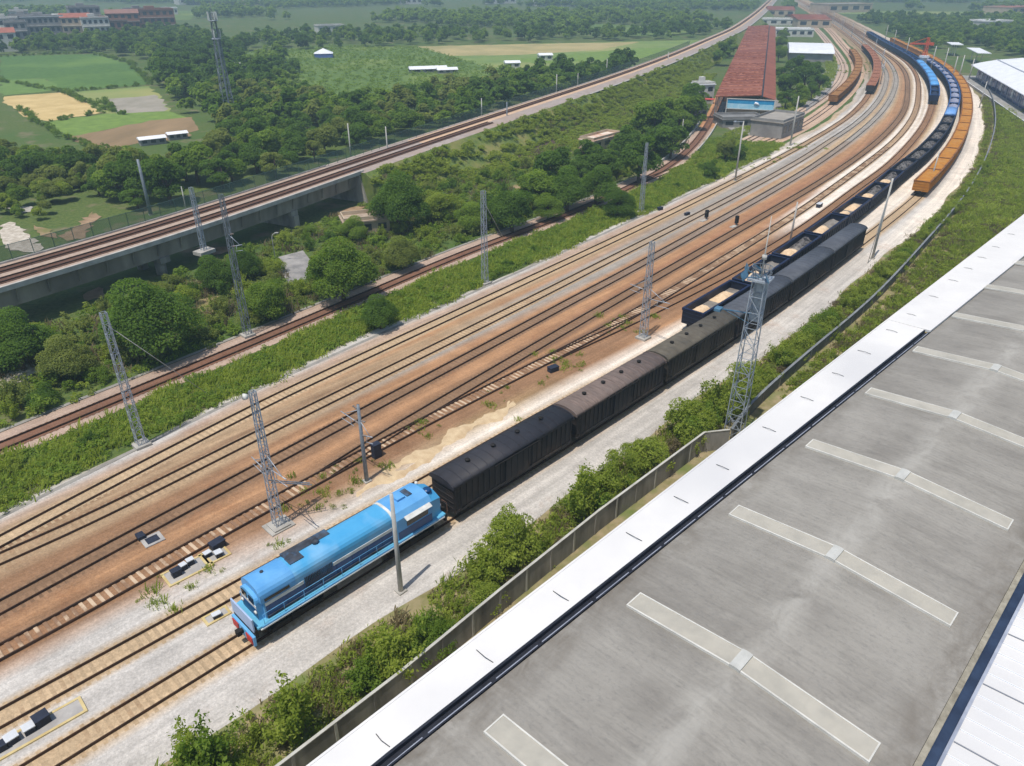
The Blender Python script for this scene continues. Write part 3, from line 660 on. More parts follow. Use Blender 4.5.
# long hood
hood = MB().extrude(hoodprof(1.2, 3.5, 4.22, 1.62), -7.1, 3.2, 0, False).build("long_hood", m_sky, lo)
MB().extrude(hoodprof(1.23, 3.52, 4.27, 3.1), -7.25, -4.75).build("hood_front_cover", mat("paler_blue_cover", C(104,166,214), C(84,150,204), .7, 6, .5, spec=.4), lo)  # cover in a paler blue than the rest of the hood
MB().extrude(hoodprof(1.0, 3.2, 3.75, 1.62), -7.5, -7.1).build("front_face", m_pale, lo)
for sg in (-1, 1):
    y0, y1 = (1.2, 1.225) if sg > 0 else (-1.225, -1.2)
    MB().box(-7.0, 3.1, y0, y1, 1.7, 2.72).build("lower_panel", m_deep, lo)
    for xa, xb in ((-7.0, -4.2), (-1.9, 3.1)): MB().box(xa, xb, y0 - (.01 if sg < 0 else 0), y1 + (.01 if sg > 0 else 0), 2.74, 3.02).build("white_stripe", m_lw, lo)
    g = MB()
    for i in range(18):
        x = -4.1 + i*.12; g.box(x, x+.07, (1.2 if sg > 0 else -1.25), (1.25 if sg > 0 else -1.2), 2.1, 3.2)
    g.build("grille", m_soot, lo)
    d = MB()
    for i in range(8):
        x = -6.8 + i*1.28; d.box(x, x+.02, (1.225 if sg > 0 else -1.24), (1.24 if sg > 0 else -1.225), 1.75, 2.7)
    d.build("panel_seam", mat("seam_blue", C(6,44,92), rough=.5), lo)
    # handrail on the walkway edge
    h = MB().tube([(-7.4, sg*1.5, 2.5), (3.0, sg*1.5, 2.5)], .018, 6)
    for i in range(8): h.tube([(-7.4+i*1.48, sg*1.5, 1.6), (-7.4+i*1.48, sg*1.5, 2.5)], .016, 6)
    h.build("handrail", m_pale, lo)
    MB().box(-7.0, 3.1, (.97 if sg > 0 else -1.3), (1.3 if sg > 0 else -.97), 1.62, 1.84).build("shadow_gap_duct", m_soot, lo)  # dark colour stands in for the shadow gap above the walkway
    # windows of the front end
    MB().box(-7.0, -5.2, (1.235 if sg > 0 else -1.245), (1.245 if sg > 0 else -1.235), 3.16, 3.42).build("window", m_glass, lo)
MB().box(-7.56, -7.5, -.75, -.15, 3.0, 3.45).box(-7.56, -7.5, .15, .75, 3.0, 3.45).build("front_window", m_glass, lo)
for y in (-.85, .85): MB().tube([(-7.62, y, 2.35), (-7.48, y, 2.35)], .14, 12).build("headlight", m_lw, lo)
MB().box(-7.53, -7.49, -.98, .98, 2.66, 2.92).build("white_band", m_lw, lo); MB().box(-7.53, -7.49, -.98, .98, 1.75, 2.6).build("nose_panel", m_deep, lo)
# roof fittings
MB().box(-4.5, -1.0, .3, 1.0, 4.06, 4.25).box(-4.55, -3.5, -.45, .3, 4.14, 4.26).build("roof_grille", m_soot, lo)
MB().tube([(-2.2, .2, 4.2), (-2.2, .2, 4.5)], .22, 10).build("exhaust", m_soot, lo)
MB().tube([(-6.2, .3, 4.2), (-6.2, .3, 4.33)], .12, 10).build("roof_vent", m_soot, lo)
MB().extrude(hoodprof(1.245, 3.52, 4.28, 2.75), 3.2, 3.42).build("white_band", m_lw, lo)
# cab
cabp = [(1.45,1.62),(1.45,3.55),(1.1,4.0),(.5,4.22),(-.5,4.22),(-1.1,4.0),(-1.45,3.55),(-1.45,1.62)]
MB().extrude(cabp, 3.42, 6.7).build("cab", MATS["paler_blue_cover"], lo)
for sg in (-1, 1):
    y0, y1 = (1.45, 1.465) if sg > 0 else (-1.465, -1.45)
    MB().box(4.3, 6.3, y0, y1, 2.55, 3.3).build("cab_window", m_glass, lo)
    MB().box(3.5, 6.65, y0-.005 if sg < 0 else y0, y1 if sg < 0 else y1+.005, 1.66, 2.4).build("lower_panel", m_deep, lo)
    ys = [(1.4,3.52),(1.78,3.36),(1.78,3.40),(1.4,3.60)] if sg > 0 else [(-1.4,3.60),(-1.78,3.40),(-1.78,3.36),(-1.4,3.52)]
    fixn(MB().extrude(ys, 4.1, 6.5).build("window_visor", m_lw, lo))
MB().box(4.4, 5.1, -.35, .55, 4.2, 4.42).build("roof_hatch", MATS["paler_blue_cover"], lo)
MB().box(5.3, 5.75, -.35, .55, 4.2, 4.30).build("hatch_lid", m_soot, lo)
fixn(MB().add([(6.7,1.4,1.62),(6.7,-1.4,1.62),(6.7,-1.4,3.5),(6.7,-.6,4.15),(6.7,.6,4.15),(6.7,1.4,3.5),(7.7,1.2,1.62),(7.7,-1.2,1.62),(7.7,-1.2,3.2),(7.6,-.5,3.7),(7.6,.5,3.7),(7.7,1.2,3.2)],
     [(0,1,2,3,4,5),(11,10,9,8,7,6),(0,6,7,1),(1,7,8,2),(2,8,9,3),(3,9,10,4),(4,10,11,5),(5,11,6,0)]).build("nose", m_sky, lo))
MB().tube([(7.0, -.55, 3.9), (7.0, -.55, 4.12)], [.36, .3], 14).build("headlamp_dome", m_deep, lo)
MB().tube([(6.9, .6, 3.95), (6.9, .6, 4.25)], .12, 10).build("horn", m_lw, lo)
for sg in (-1, 1): MB().tube([(7.85, sg*1.3, 1.1), (8.25, sg*1.35, 1.5), (8.25, sg*1.3, 2.4), (7.85, sg*1.2, 2.9)], .03, 6).build("end_handrail", m_rustb, lo)
# front platform, plough, couplers
MB().box(-8.15, -8.05, -1.4, 1.4, 1.3, 2.45).build("front_plate", mat("faded_plate", C(168,186,214), C(150,172,206), .8, 4, .5), lo)
fixn(MB().extrude([(-1.35,.28),(1.35,.28),(1.45,1.2),(-1.45,1.2)], -8.3, -8.12).build("plough", m_pale, lo))
for y in (-1.3, .5): MB().box(-8.36, -8.1, y, y+.8, .45, 1.05).build("buffer_plate", m_redp, lo)
MB().box(-1.9, 1.9, -1.3, 1.3, .42, 1.1).build("fuel_tank", mat("tank_grey", C(84,86,86), C(62,64,64), 1.0, 5, .6), lo)
bogie(lo, -5.0, 3, .5, 1.75); bogie(lo, 5.0, 3, .5, 1.75); coupler(lo, -8.1, -8.75); coupler(lo, 8.1, 8.75)
for ch in lo.children:
    if not ch.name.startswith(('bogie', 'coupler', 'plough', 'buffer')): ch.location.z += .24
lo.scale = (1.075, 1.05, 1.0)
place(lo, T8, sb - 8.75*1.075 + .1)

# gondolas ------------------------------------------------------------------
m_navy = mat("navy_wagon_paint", C(20,34,68), C(15,26,52), .6, 5, .55)
m_floor = mat("grey_wagon_floor", C(140,134,126), C(112,106,100), .8, 5, .9)
m_sand = mat("pale_sand", C(222,196,162), C(204,174,138), 1.4, 6, .95, bump=.4)
m_coal = mat("dark_scrap", C(104,100,98), C(46,45,46), 1.6, 4, .9, bump=1.0, bsc=2.5, lo=.42, hi=.58, c3=C(128,124,120), sc3=.5)
m_rim = mat("dark_rim", C(24,30,48), rough=.6)
m_ltb = mat("light_blue_tarp", C(120,164,216), C(96,144,204), .5, 4, .5)
m_org = mat("orange_ore", C(186,128,48), C(164,106,40), .9, 6, .9, c3=C(180,134,70), sc3=.2, bump=.3)
m_orgw = mat("orange_wagon_side", C(150,96,44), C(90,66,46), .8, 5, .8)
m_dkend = mat("dark_wagon_end", C(62,54,50), C(46,42,40), 1.0, 5, .8)
m_blu = mat("blue_wagon_paint", C(40,82,140), C(32,68,120), .6, 5, .5)
m_rbr = mat("red_brown_ore", C(158,104,76), C(136,88,64), .8, 6, .95, bump=.3)
m_brn = mat("brown_ore", C(158,114,66), C(136,96,56), .8, 6, .95, bump=.3)
def heap(L, hw, z0, z1, seed, nx=26, ny=8, amp=.25, lx=None):
    r = random.Random(seed); vs = []; x0, x1 = lx or (-L, L)
    ph = [(r.uniform(.5, 2.2), r.uniform(0, 6), r.uniform(.5, 1.8), r.uniform(0, 6)) for _ in range(5)]
    for i in range(nx+1):
        wv = 1 if amp > .4 or seed < 70 else .62 + .3*math.sin(i*.55 + seed) + .12*math.sin(i*1.7)
        for j in range(ny+1):
            x = x0 + (x1-x0)*i/nx; y = (-hw + 2*hw*j/ny)*wv + (0 if seed < 70 else .35*math.sin(i*.31))
            e = min(1, 3.2*min(i, nx-i)/nx + .0) * min(1, 3.0*min(j, ny-j)/ny)
            h = z0 + (z1-z0)*e + amp*e*sum(math.sin(x*a+b)*math.sin(y*c+d) for a, b, c, d in ph)/2.2 + (amp*.5*r.uniform(-1, 1) if 0 < i < nx and 0 < j < ny else 0)
            vs.append((x, y, max(h, z0)))
    return MB().add(vs, [(i*(ny+1)+j, (i+1)*(ny+1)+j, (i+1)*(ny+1)+j+1, i*(ny+1)+j+1) for i in range(nx) for j in range(ny)], 0, amp < .2)
def gondola(name, label, cat, group, mside, mtop, load, L=6.5, hw=1.45, zt=3.0, ribs=True, cover=None, seed=1, full=True):
    rt = empty(name, (0,0,0), 0, label, cat, group)
    b = MB().box(-L, L, -hw, hw, 1.0, 1.2); t = .1
    b.box(-L, L, -hw, -hw+t, 1.2, zt); b.box(-L, L, hw-t, hw, 1.2, zt); b.box(-L, -L+t, -hw+t, hw-t, 1.2, zt); b.box(L-t, L, -hw+t, hw-t, 1.2, zt)
    if ribs:
        for sg in (-1, 1):
            for i in range(11):
                x = -L+.12 + i*(2*L-.24)/10; b.box(x-.06, x+.06, (hw if sg > 0 else -hw-.1), (hw+.1 if sg > 0 else -hw), 1.0, zt-.1)
        for k in range(3):
            b.box(L, L+.07, -hw, hw, 1.4+k*.55, 1.5+k*.55); b.box(-L-.07, -L, -hw, hw, 1.4+k*.55, 1.5+k*.55)
    b.build("body", mside, rt)
    r = MB(); w = .22
    r.box(-L-.08, L+.08, -hw-.15, -hw-.15+w+.1, zt-.22, zt+.12); r.box(-L-.08, L+.08, hw+.15-w-.1, hw+.15, zt-.22, zt+.12)
    r.box(-L-.08, -L+w, -hw+.14, hw-.14, zt, zt+.1); r.box(L-w, L+.08, -hw+.14, hw-.14, zt, zt+.1); r.build("rim", mtop, rt)
    for z0, z1, m_, amp, lx in load:
        heap(L-.12, hw-.12, z0, z1, seed, amp=amp, lx=lx).build("load", m_, rt)
        seed += 1
    if cover: MB().extrude(arch(hw+.05, zt+.1, zt+.75, 7), -L-.05, L+.05, 0, True).build("tarpaulin", cover, rt)
    if full:
        MB().box(-L, L, -.35, .35, .7, 1.0).build("underframe", m_und, rt)
        bogie(rt, -L+1.9); bogie(rt, L-1.9); coupler(rt, -L, -L-(.4 if L < 6.55 else .1)); coupler(rt, L, L+(.4 if L < 6.55 else .1))
    else:
        u = MB().box(-L, L, -.9, .9, .5, 1.0); u.build("underframe", m_und, rt)
    return rt
GP = 13.9
sg0 = T7.near(at(684, 331)[:2]) - .5
G2 = "dark blue gondola wagons"
L_ = 6.5
sandload = [(2.0, 2.05, m_floor, .03, (-L_+.12, L_-.12)), (2.06, 2.9, m_sand, .12, (-6.1, -2.4)), (2.06, 2.75, m_sand, .12, (.2, 4.4))]
sandload2 = [(2.0, 2.05, m_floor, .03, (-L_+.12, L_-.12)), (2.06, 2.9, m_sand, .15, (-4.9, .4)), (2.06, 2.6, m_floor, .2, (1.6, 5.8))]
mixload = [(2.0, 2.2, m_floor, .12, (-L_+.12, L_-.12)), (2.1, 2.9, m_sand, .2, (-5.4, -.6)), (2.1, 2.9, m_coal, .3, (.2, 5.6))]
nG = 8
ga = gondola("gondola_wagon", "navy gondola with two pale sand heaps at the near end of its train", "gondola wagon", G2, m_rim, m_navy, sandload, seed=3)
gb = gondola("gondola_wagon", "navy gondola with a broad sand heap, second from the near end", "gondola wagon", G2, m_rim, m_navy, sandload2, seed=8)
gc = gondola("gondola_wagon", "dark gondola half filled with sand and dark rubble, third from the near end", "gondola wagon", G2, m_rim, m_navy, mixload, seed=13)
gd = gondola("gondola_wagon", "dark gondola heaped with grey scrap, eighth from the near end of its train", "gondola wagon", G2, m_rim, m_rim, [(2.3, 3.1, m_coal, .45, (-L_+.12, L_-.12))], seed=21)
for i, g in ((0, ga), (1, gb), (2, gc), (7, gd)): place(g, T7, sg0 + (i+.5)*GP)
for i, (q_, l_) in {3: (gb, "navy gondola with a broad sand heap, fourth from the near end"), 4: (ga, "navy gondola with two pale sand heaps, fifth from the near end of its train"), 5: (gc, "dark gondola half filled with sand and dark rubble, sixth from the near end"), 6: (gc, "dark gondola half filled with sand and dark rubble, seventh from the near end")}.items():
    place(dup(q_, (0,0,0), 0, l_), T7, sg0 + (i+.5)*GP)
for i in range(8, 13):
    place(dup(gd, (0,0,0), 0, "dark gondola heaped with grey scrap, %s from the near end of its train" % ordinal(i)), T7, sg0 + (i+.5)*GP)
i = 13
m_lav = mat("grey_blue_load", C(150,154,172), C(122,126,146), .5, 5, .8)
gl = gondola("gondola_wagon", "gondola covered by a light blue tarpaulin behind the scrap wagons", "gondola wagon", G2, m_navy, m_blu, [], cover=m_ltb, full=False)
place(gl, T7, sg0 + (i+.5)*GP)
gl2 = gondola("gondola_wagon", "far gondola with a grey-blue load, %s from the near end of its train" % ordinal(i+1), "gondola wagon", G2, m_navy, m_blu, [(2.5, 3.1, m_lav, .35, (-L_+.12, L_-.12))], full=False, seed=5)
for k in range(i+1, i+13):
    place(gl2 if k == i+1 else dup(gl2, (0,0,0), 0, "far gondola with a grey-blue load, %s from the near end of its train" % ordinal(k)), T7, sg0 + (k+.5)*GP)
# orange wagons on T8
so_ = T8.near(at(909, 197)[:2]) + .3
G3 = "orange ore wagons on the outermost curved track"
go = gondola("ore_wagon", "open wagon of orange ore at the near end, its brown end wall facing the yard", "ore wagon", G3, m_org, m_orgw, [(2.95, 3.22, m_org, .07, (-6.5, 6.5))], L=6.62, seed=31)
place(go, T8, so_ + 6.9)
for k in range(1, 30):
    place(dup(go, (0,0,0), 0, "wagon full of orange ore, %s from the orange train's near end" % ordinal(k)), T8, so_ + 6.9 + k*13.4)
# blue train on T6
sq = T6.near(at(935, 106)[:2]) + 1
G4 = "blue wagons on the inner curved track"
gq = gondola("blue_wagon", "navy blue wagon at the near end of the far blue train", "blue wagon", G4, m_navy, m_blu, [(2.2, 3.0, m_navy, .12, (-6.2, 6.2))], L=6.3, full=False)
place(gq, T6, sq + 6.6)
place(dup(gq, (0,0,0), 0, "navy blue wagon, second from the near end of the far blue train"), T6, sq + 6.6 + 13.3)
gq2 = gondola("blue_wagon", "wagon under a pale blue arched cover, third from the far blue train's near end", "blue wagon", G4, m_navy, m_blu, [], L=6.3, cover=mat("pale_blue_cover", C(92,160,216), C(80,146,206), .4, 4, .5), full=False)
for k in range(2, 9):
    o = gq2 if k == 2 else dup(gq2, (0,0,0), 0, "wagon under a pale blue arched cover, %s from the far blue train's near end" % ordinal(k)); place(o, T6, sq + 6.6 + k*13.3)
for k in range(9, 24):
    place(dup(gq, (0,0,0), 0, "navy blue wagon far down the blue train, %s from its near end" % ordinal(k)), T6, sq + 6.6 + k*13.3)
# left sidings
L2P, T1P = TR['L2'], TR['T1']
s2 = L2P.near(at(834, 106)[:2]) + 1.0
G5 = "short orange wagons on the curved siding at left"
gs = gondola("ore_wagon", "orange wagon with a black end wall at the near end of the left siding", "ore wagon", G5, m_brn, m_orgw, [(2.95, 3.25, m_brn, .07, (-6.5, 6.5))], L=6.62, full=False, seed=41)
place(gs, L2P, s2 + 6.5)
for k in range(1, 14): place(dup(gs, (0,0,0), 0, "orange wagon on the left siding, %s from its near end" % ordinal(k)), L2P, s2 + 6.5 + k*13.3)
s1 = T1P.near(at(871, 95)[:2]) + 1.0
G6 = "red-brown wagons on the track next to the orange siding"
gr = gondola("ore_wagon", "red-brown loaded wagon at the near end of its rake, in the middle of the curve", "ore wagon", G6, m_dkend, m_rbr, [(2.95, 3.2, m_rbr, .06, (-6.5, 6.5))], L=6.62, full=False, seed=51)
place(gr, T1P, s1 + 6.5)
for k in range(1, 14): place(dup(gr, (0,0,0), 0, "red-brown loaded wagon, %s from the near end of its rake" % ordinal(k)), T1P, s1 + 6.5 + k*13.3)
# ------------------------------------------------------------------ warehouse with grey roof in the right foreground
AX = R(45.6); ex, ey = math.cos(AX), math.sin(AX)
A0 = at(395, 764, 9)
ROFF = Vector((ex, ey, 0)); NOFF = Vector((-ey, ex, 0))
def wl(p): d = Vector(p) - A0; return d.dot(ROFF), d.dot(NOFF)
ware = empty("warehouse", (A0.x, A0.y, 0), AX, "large warehouse with a weathered grey roof and long pale skylights, filling the lower right", "warehouse")
def roofmat():
    m = bpy.data.materials.new("weathered_grey_roof"); m.use_nodes = True; t = m.node_tree; p = t.nodes["Principled BSDF"]
    p.inputs["Roughness"].default_value = .8; p.inputs["Specular IOR Level"].default_value = .2
    tc = N(t, "ShaderNodeTexCoord")
    def ns(scale, s=1.0, d=6, rg=.65):
        mp = N(t, "ShaderNodeMapping"); mp.inputs["Scale"].default_value = scale; t.links.new(tc.outputs["Object"], mp.inputs[0])
        n = N(t, "ShaderNodeTexNoise"); n.inputs["Scale"].default_value = s; n.inputs["Detail"].default_value = d; n.inputs["Roughness"].default_value = rg; n.inputs["Distortion"].default_value = .4
        t.links.new(mp.outputs[0], n.inputs["Vector"]); return n
    def mr(n, lo, hi, a=0, b=1):
        r = N(t, "ShaderNodeMapRange"); r.inputs[1].default_value = lo; r.inputs[2].default_value = hi; r.inputs[3].default_value = a; r.inputs[4].default_value = b; t.links.new(n, r.inputs[0]); return r.outputs[0]
    def mix(f, a, b, bt='MIX'):
        x = N(t, "ShaderNodeMix", data_type='RGBA', blend_type=bt)
        if isinstance(f, float): x.inputs[0].default_value = f
        else: t.links.new(f, x.inputs[0])
        for i, c in ((6, a), (7, b)):
            if isinstance(c, tuple): x.inputs[i].default_value = c
            else: t.links.new(c, x.inputs[i])
        return x.outputs[2]
    c = mix(mr(ns((.5, .16, 1), 1.0).outputs[0], .34, .66), C(147,143,135), C(128,124,117))
    c = mix(mr(ns((3.2, .3, 1), 1.0, 7, .75).outputs[0], .48, .8, 0, .7), c, C(108,105,99))
    c = mix(mr(ns((.09, .07, 1), 1.0, 4).outputs[0], .42, .62, 0, .5), c, C(160,156,148))
    c = mix(mr(ns((5, 3, 1), 1.0, 8, .8).outputs[0], .5, .78, 0, .6), c, C(92,92,92))
    # worn pale band along the ridge
    sx = N(t, "ShaderNodeSeparateXYZ"); t.links.new(tc.outputs["Object"], sx.inputs[0])
    a = N(t, "ShaderNodeMath", operation='ADD'); a.inputs[1].default_value = 8.75; t.links.new(sx.outputs[1], a.inputs[0])
    ab = N(t, "ShaderNodeMath", operation='ABSOLUTE'); t.links.new(a.outputs[0], ab.inputs[0])
    rb = mr(ab.outputs[0], .2, 1.5, 1, 0); nz = mr(ns((.35, .6, 1), 1.0, 4).outputs[0], .38, .6)
    mu = N(t, "ShaderNodeMath", operation='MULTIPLY'); t.links.new(rb, mu.inputs[0]); t.links.new(nz, mu.inputs[1])
    mu2 = N(t, "ShaderNodeMath", operation='MULTIPLY'); mu2.inputs[1].default_value = .42; t.links.new(mu.outputs[0], mu2.inputs[0])
    c = mix(mu2.outputs[0], c, C(182,179,171))
    # grime along both gutters
    ed = mr(ab.outputs[0], 6.2, 8.3); nz = mr(ns((.5, .9, 1), 1.0, 5).outputs[0], .35, .65)
    mu = N(t, "ShaderNodeMath", operation='MULTIPLY'); t.links.new(ed, mu.inputs[0]); t.links.new(nz, mu.inputs[1])
    c = mix(mu.outputs[0], c, C(112,106,97))
    t.links.new(c, p.inputs["Base Color"])
    w = N(t, "ShaderNodeTexWave", wave_type='BANDS', bands_direction='X', wave_profile='SIN'); w.inputs["Scale"].default_value = .9; w.inputs["Distortion"].default_value = 0
    t.links.new(tc.outputs["Object"], w.inputs["Vector"])
    b = N(t, "ShaderNodeBump"); b.inputs["Strength"].default_value = .22; b.inputs["Distance"].default_value = .03; t.links.new(w.outputs[0], b.inputs["Height"]); t.links.new(b.outputs[0], p.inputs["Normal"])
    return m
X0, X1, YR, ZE, ZR = -45.0, 150.0, -8.75, 9.0, 9.62
YV = -17.25
def gy(x): return -.0235*max(x, 0)
m_roofg = roofmat()
MB().add([(X0,-.02,ZE),(X1,gy(X1)-.02,ZE+.12),(X1,YR,ZR),(X0,YR,ZR),(X1,YV,ZE),(X0,YV,ZE),(X0,-.02,ZE-.25),(X1,gy(X1)-.02,ZE-.25),(X1,YV,ZE-.25),(X0,YV,ZE-.25),(0,-.02,ZE),(0,-.02,ZE-.25),(0,YR,ZR)],
         [(0,3,12,10),(10,12,2,1),(3,5,4,2,12),(0,10,11,6),(10,1,7,11),(5,9,8,4),(6,11,7,8,9),(0,6,9,5,3),(1,2,4,8,7)]).build("roof", m_roofg, ware)
m_wall = mat("pale_wall_cladding", C(206,206,202), C(190,190,186), .4, 4, .8)
MB().box(X0+1, X1-1, -17.1, -4.2, -.2, ZE-.27).build("wall", m_wall, ware)
m_sky_l = mat("fibreglass_skylight", C(176,171,158), C(162,158,147), .9, 6, .55, c3=C(180,175,163), sc3=.3)
m_flash = mat("white_flashing", C(212,210,202), C(188,186,178), .8, 4, .55)
cx0 = 16.0
def rz(y): return ZE + (ZR-ZE)*(1 - abs(y-YR)/8.6)
for i in range(-3, 9):
    x = cx0 + i*11.41; w = .60; h = .13
    s_ = MB(); f_ = MB()
    for ya, yb in ((-1.95, YR+.32), (YR-.32, -15.7)):
        za, zb = rz(ya), rz(yb)
        s_.add([(x-w,ya,za+h),(x+w,ya,za+h),(x+w,yb,zb+h),(x-w,yb,zb+h),(x-w,ya,za-.02),(x+w,ya,za-.02),(x+w,yb,zb-.02),(x-w,yb,zb-.02)], [(0,1,2,3),(0,4,5,1),(1,5,6,2),(2,6,7,3),(3,7,4,0)])
        for sg in (-1, 1): f_.beam((x+sg*(w+.045), ya, za+h*.6), (x+sg*(w+.045), yb, zb+h*.6), .085, .17)
    f_.beam((x-w-.09, -1.91, rz(-1.91)+.08), (x+w+.09, -1.91, rz(-1.91)+.08), .08, .17); f_.beam((x-w-.09, -15.74, rz(-15.74)+.08), (x+w+.09, -15.74, rz(-15.74)+.08), .08, .17)
    so_k = s_.build("skylight", m_sky_l, ware)
    f_.build("skylight_frame", m_flash, so_k)
    MB().add([(x-w-.1,YR+.31,rz(YR+.31)+.2),(x+w+.1,YR+.31,rz(YR+.31)+.2),(x+w+.1,YR,ZR+.22),(x-w-.1,YR,ZR+.22),(x+w+.1,YR-.31,rz(YR-.31)+.2),(x-w-.1,YR-.31,rz(YR-.31)+.2),
              (x-w-.1,YR+.31,ZR-.05),(x+w+.1,YR+.31,ZR-.05),(x+w+.1,YR-.31,ZR-.05),(x-w-.1,YR-.31,ZR-.05)], [(0,3,2,1),(3,5,4,2),(0,1,7,6),(4,5,9,8),(1,2,4,8,7),(0,6,9,5,3)]).build("ridge_cap", mat("white_cap", C(192,192,186), C(176,176,170), 1, 3, .5), so_k)
m_gut = mat("dark_gutter", C(44,47,56), C(30,32,40), .8, 4, .5)
m_gutl = mat("gutter_edge", C(168,174,186), C(138,144,158), .6, 4, .45)
g = MB(); XG = 67.0
def along(m_, xa, xb, ya, yb, za, zb):
    """box between two lateral offsets that follow the slightly skewed eave"""
    a, b = gy(xa), gy(xb)
    m_.add([(xa,ya+a,za),(xb,ya+b,za),(xb,yb+b,za),(xa,yb+a,za),(xa,ya+a,zb),(xb,ya+b,zb),(xb,yb+b,zb),(xa,yb+a,zb)], [(0,3,2,1),(4,5,6,7),(0,1,5,4),(1,2,6,5),(2,3,7,6),(3,0,4,7)]); return m_
for xa, xb in ((X0, 0), (0, XG)): along(g, xa, xb, .02, .10, ZE-.3, ZE+.10); along(g, xa, xb, .10, .62, ZE-.3, ZE-.12); along(g, xa, xb, .50, .62, ZE-.12, ZE+.16)
g.build("gutter", m_gut, ware)
e_ = MB(); x = X0
while x < XG-1:
    q = 2.6 + random.random()*2; along(e_, x, min(x+q, XG-.2), .12, .2, ZE-.11, ZE+.03); x += q + .35
e_.build("gutter_pipe", m_gutl, ware)
m_can = mat("white_canopy_sheet", C(220,218,214), C(212,210,207), .3, 7, .65, c3=C(200,199,198), sc3=.06)
YC = 2.62
MB().add([(X0,.64,ZE-.05),(0,.64,ZE-.05),(XG,.64+gy(XG),ZE-.05),(XG,YC,ZE-.05),(X0,YC,ZE-.05),(X0,.64,ZE+.17),(0,.64,ZE+.17),(XG,.64+gy(XG),ZE+.17),(XG,YC,ZE+.17),(X0,YC,ZE+.17)], [(4,3,2,1,0),(5,6,7,8,9),(0,1,6,5),(1,2,7,6),(2,3,8,7),(3,4,9,8),(4,0,5,9)]).add(
  [(XG+.01,.05+gy(XG),ZE+.02),(X1,.05+gy(X1),ZE+.02),(X1,YC,ZE+.02),(XG+.01,YC,ZE+.02),(XG+.01,.05+gy(XG),ZE+.28),(X1,.05+gy(X1),ZE+.3),(X1,YC,ZE+.2),(XG+.01,YC,ZE+.2)], [(0,3,2,1),(4,5,6,7),(0,1,5,4),(1,2,6,5),(2,3,7,6),(3,0,4,7)]).box(X0, X1, YC+.005, YC+.14, ZE-.5, ZE+.19).build("canopy", m_can, ware)
m_rod = mat("dark_rod", C(60,62,66), rough=.6)
x = cx0 - 22
while x < 110:
    a = MB().tube([(x, .75, ZE+.2), (x-.12, 1.25, ZE+.30), (x-.05, 1.75+random.random()*.3, ZE+.2)], .022, 5)
    a.build("stay_rod", m_rod, ware); x += 5.4 + random.random()*2.2
for x in np.arange(X0+3, X1, 7.0): MB().box(x-.12, x+.12, 2.3, 2.5, -.2, ZE-.06).build("canopy_post", m_wall, ware)
# valley gutter and the neighbouring white roof
w2 = empty("warehouse", (A0.x, A0.y, 0), AX, "neighbouring warehouse with a white standing-seam roof in the lower right corner", "warehouse")
m_grime = mat("gutter_grime", C(158,152,136), C(118,112,98), 1.5, 6, .95)
MB().box(X0, X1, -17.56, -17.27, ZE-.3, ZE+.03).build("gutter_ledge", m_grime, w2)
MB().box(X0, X1, -18.02, -17.57, ZE-.4, ZE-.16).box(X0, X1, -17.6, -17.57, ZE-.16, ZE+.04).build("gutter", mat("navy_gutter", C(54,70,96), C(40,52,74), .5, 4, .5), w2)
MB().box(X0, X1, -18.2, -18.04, ZE-.3, ZE+.1).build("gutter_edge", m_gutl, w2)
def z2(y): return ZE + .02 + .055*(-18.2-y)
MB().add([(X0,-18.2,z2(-18.2)),(X1,-18.2,z2(-18.2)),(X1,-45,z2(-45)),(X0,-45,z2(-45)),(X0,-18.2,ZE-.4),(X1,-18.2,ZE-.4),(X1,-45,ZE-.4),(X0,-45,ZE-.4)], [(0,3,2,1),(0,1,5,4),(1,2,6,5),(2,3,7,6),(3,0,4,7)]).build("roof", m_can, w2)
MB().box(X0+1, X1-1, -44.5, -18.3, -.2, ZE-.42).build("wall", m_wall, w2)
s_ = MB(); d_ = MB(); x = X0; k = 0
while x < X1:
    (d_ if k % 5 == 0 else s_).beam((x, -18.22, z2(-18.22)+.03), (x, -45, z2(-45)+.03), .035 if k % 5 else .05, .06); x += .92; k += 1
s_.build("roof_seams", mat("seam_white", C(222,224,228), rough=.6), w2); d_.build("roof_joints", mat("joint_grey", C(128,132,140), rough=.6), w2)
# yard strip beside the warehouse
sheet("path", [(a.x, a.y) for a in (A0 + ROFF*x + NOFF*y for x, y in ((X0, 0), (X1, 0), (X1, 4.4), (X0, 4.0)))], mat("worn_earth", C(156,140,104), C(130,118,84), .5, 6, .95), world=True)

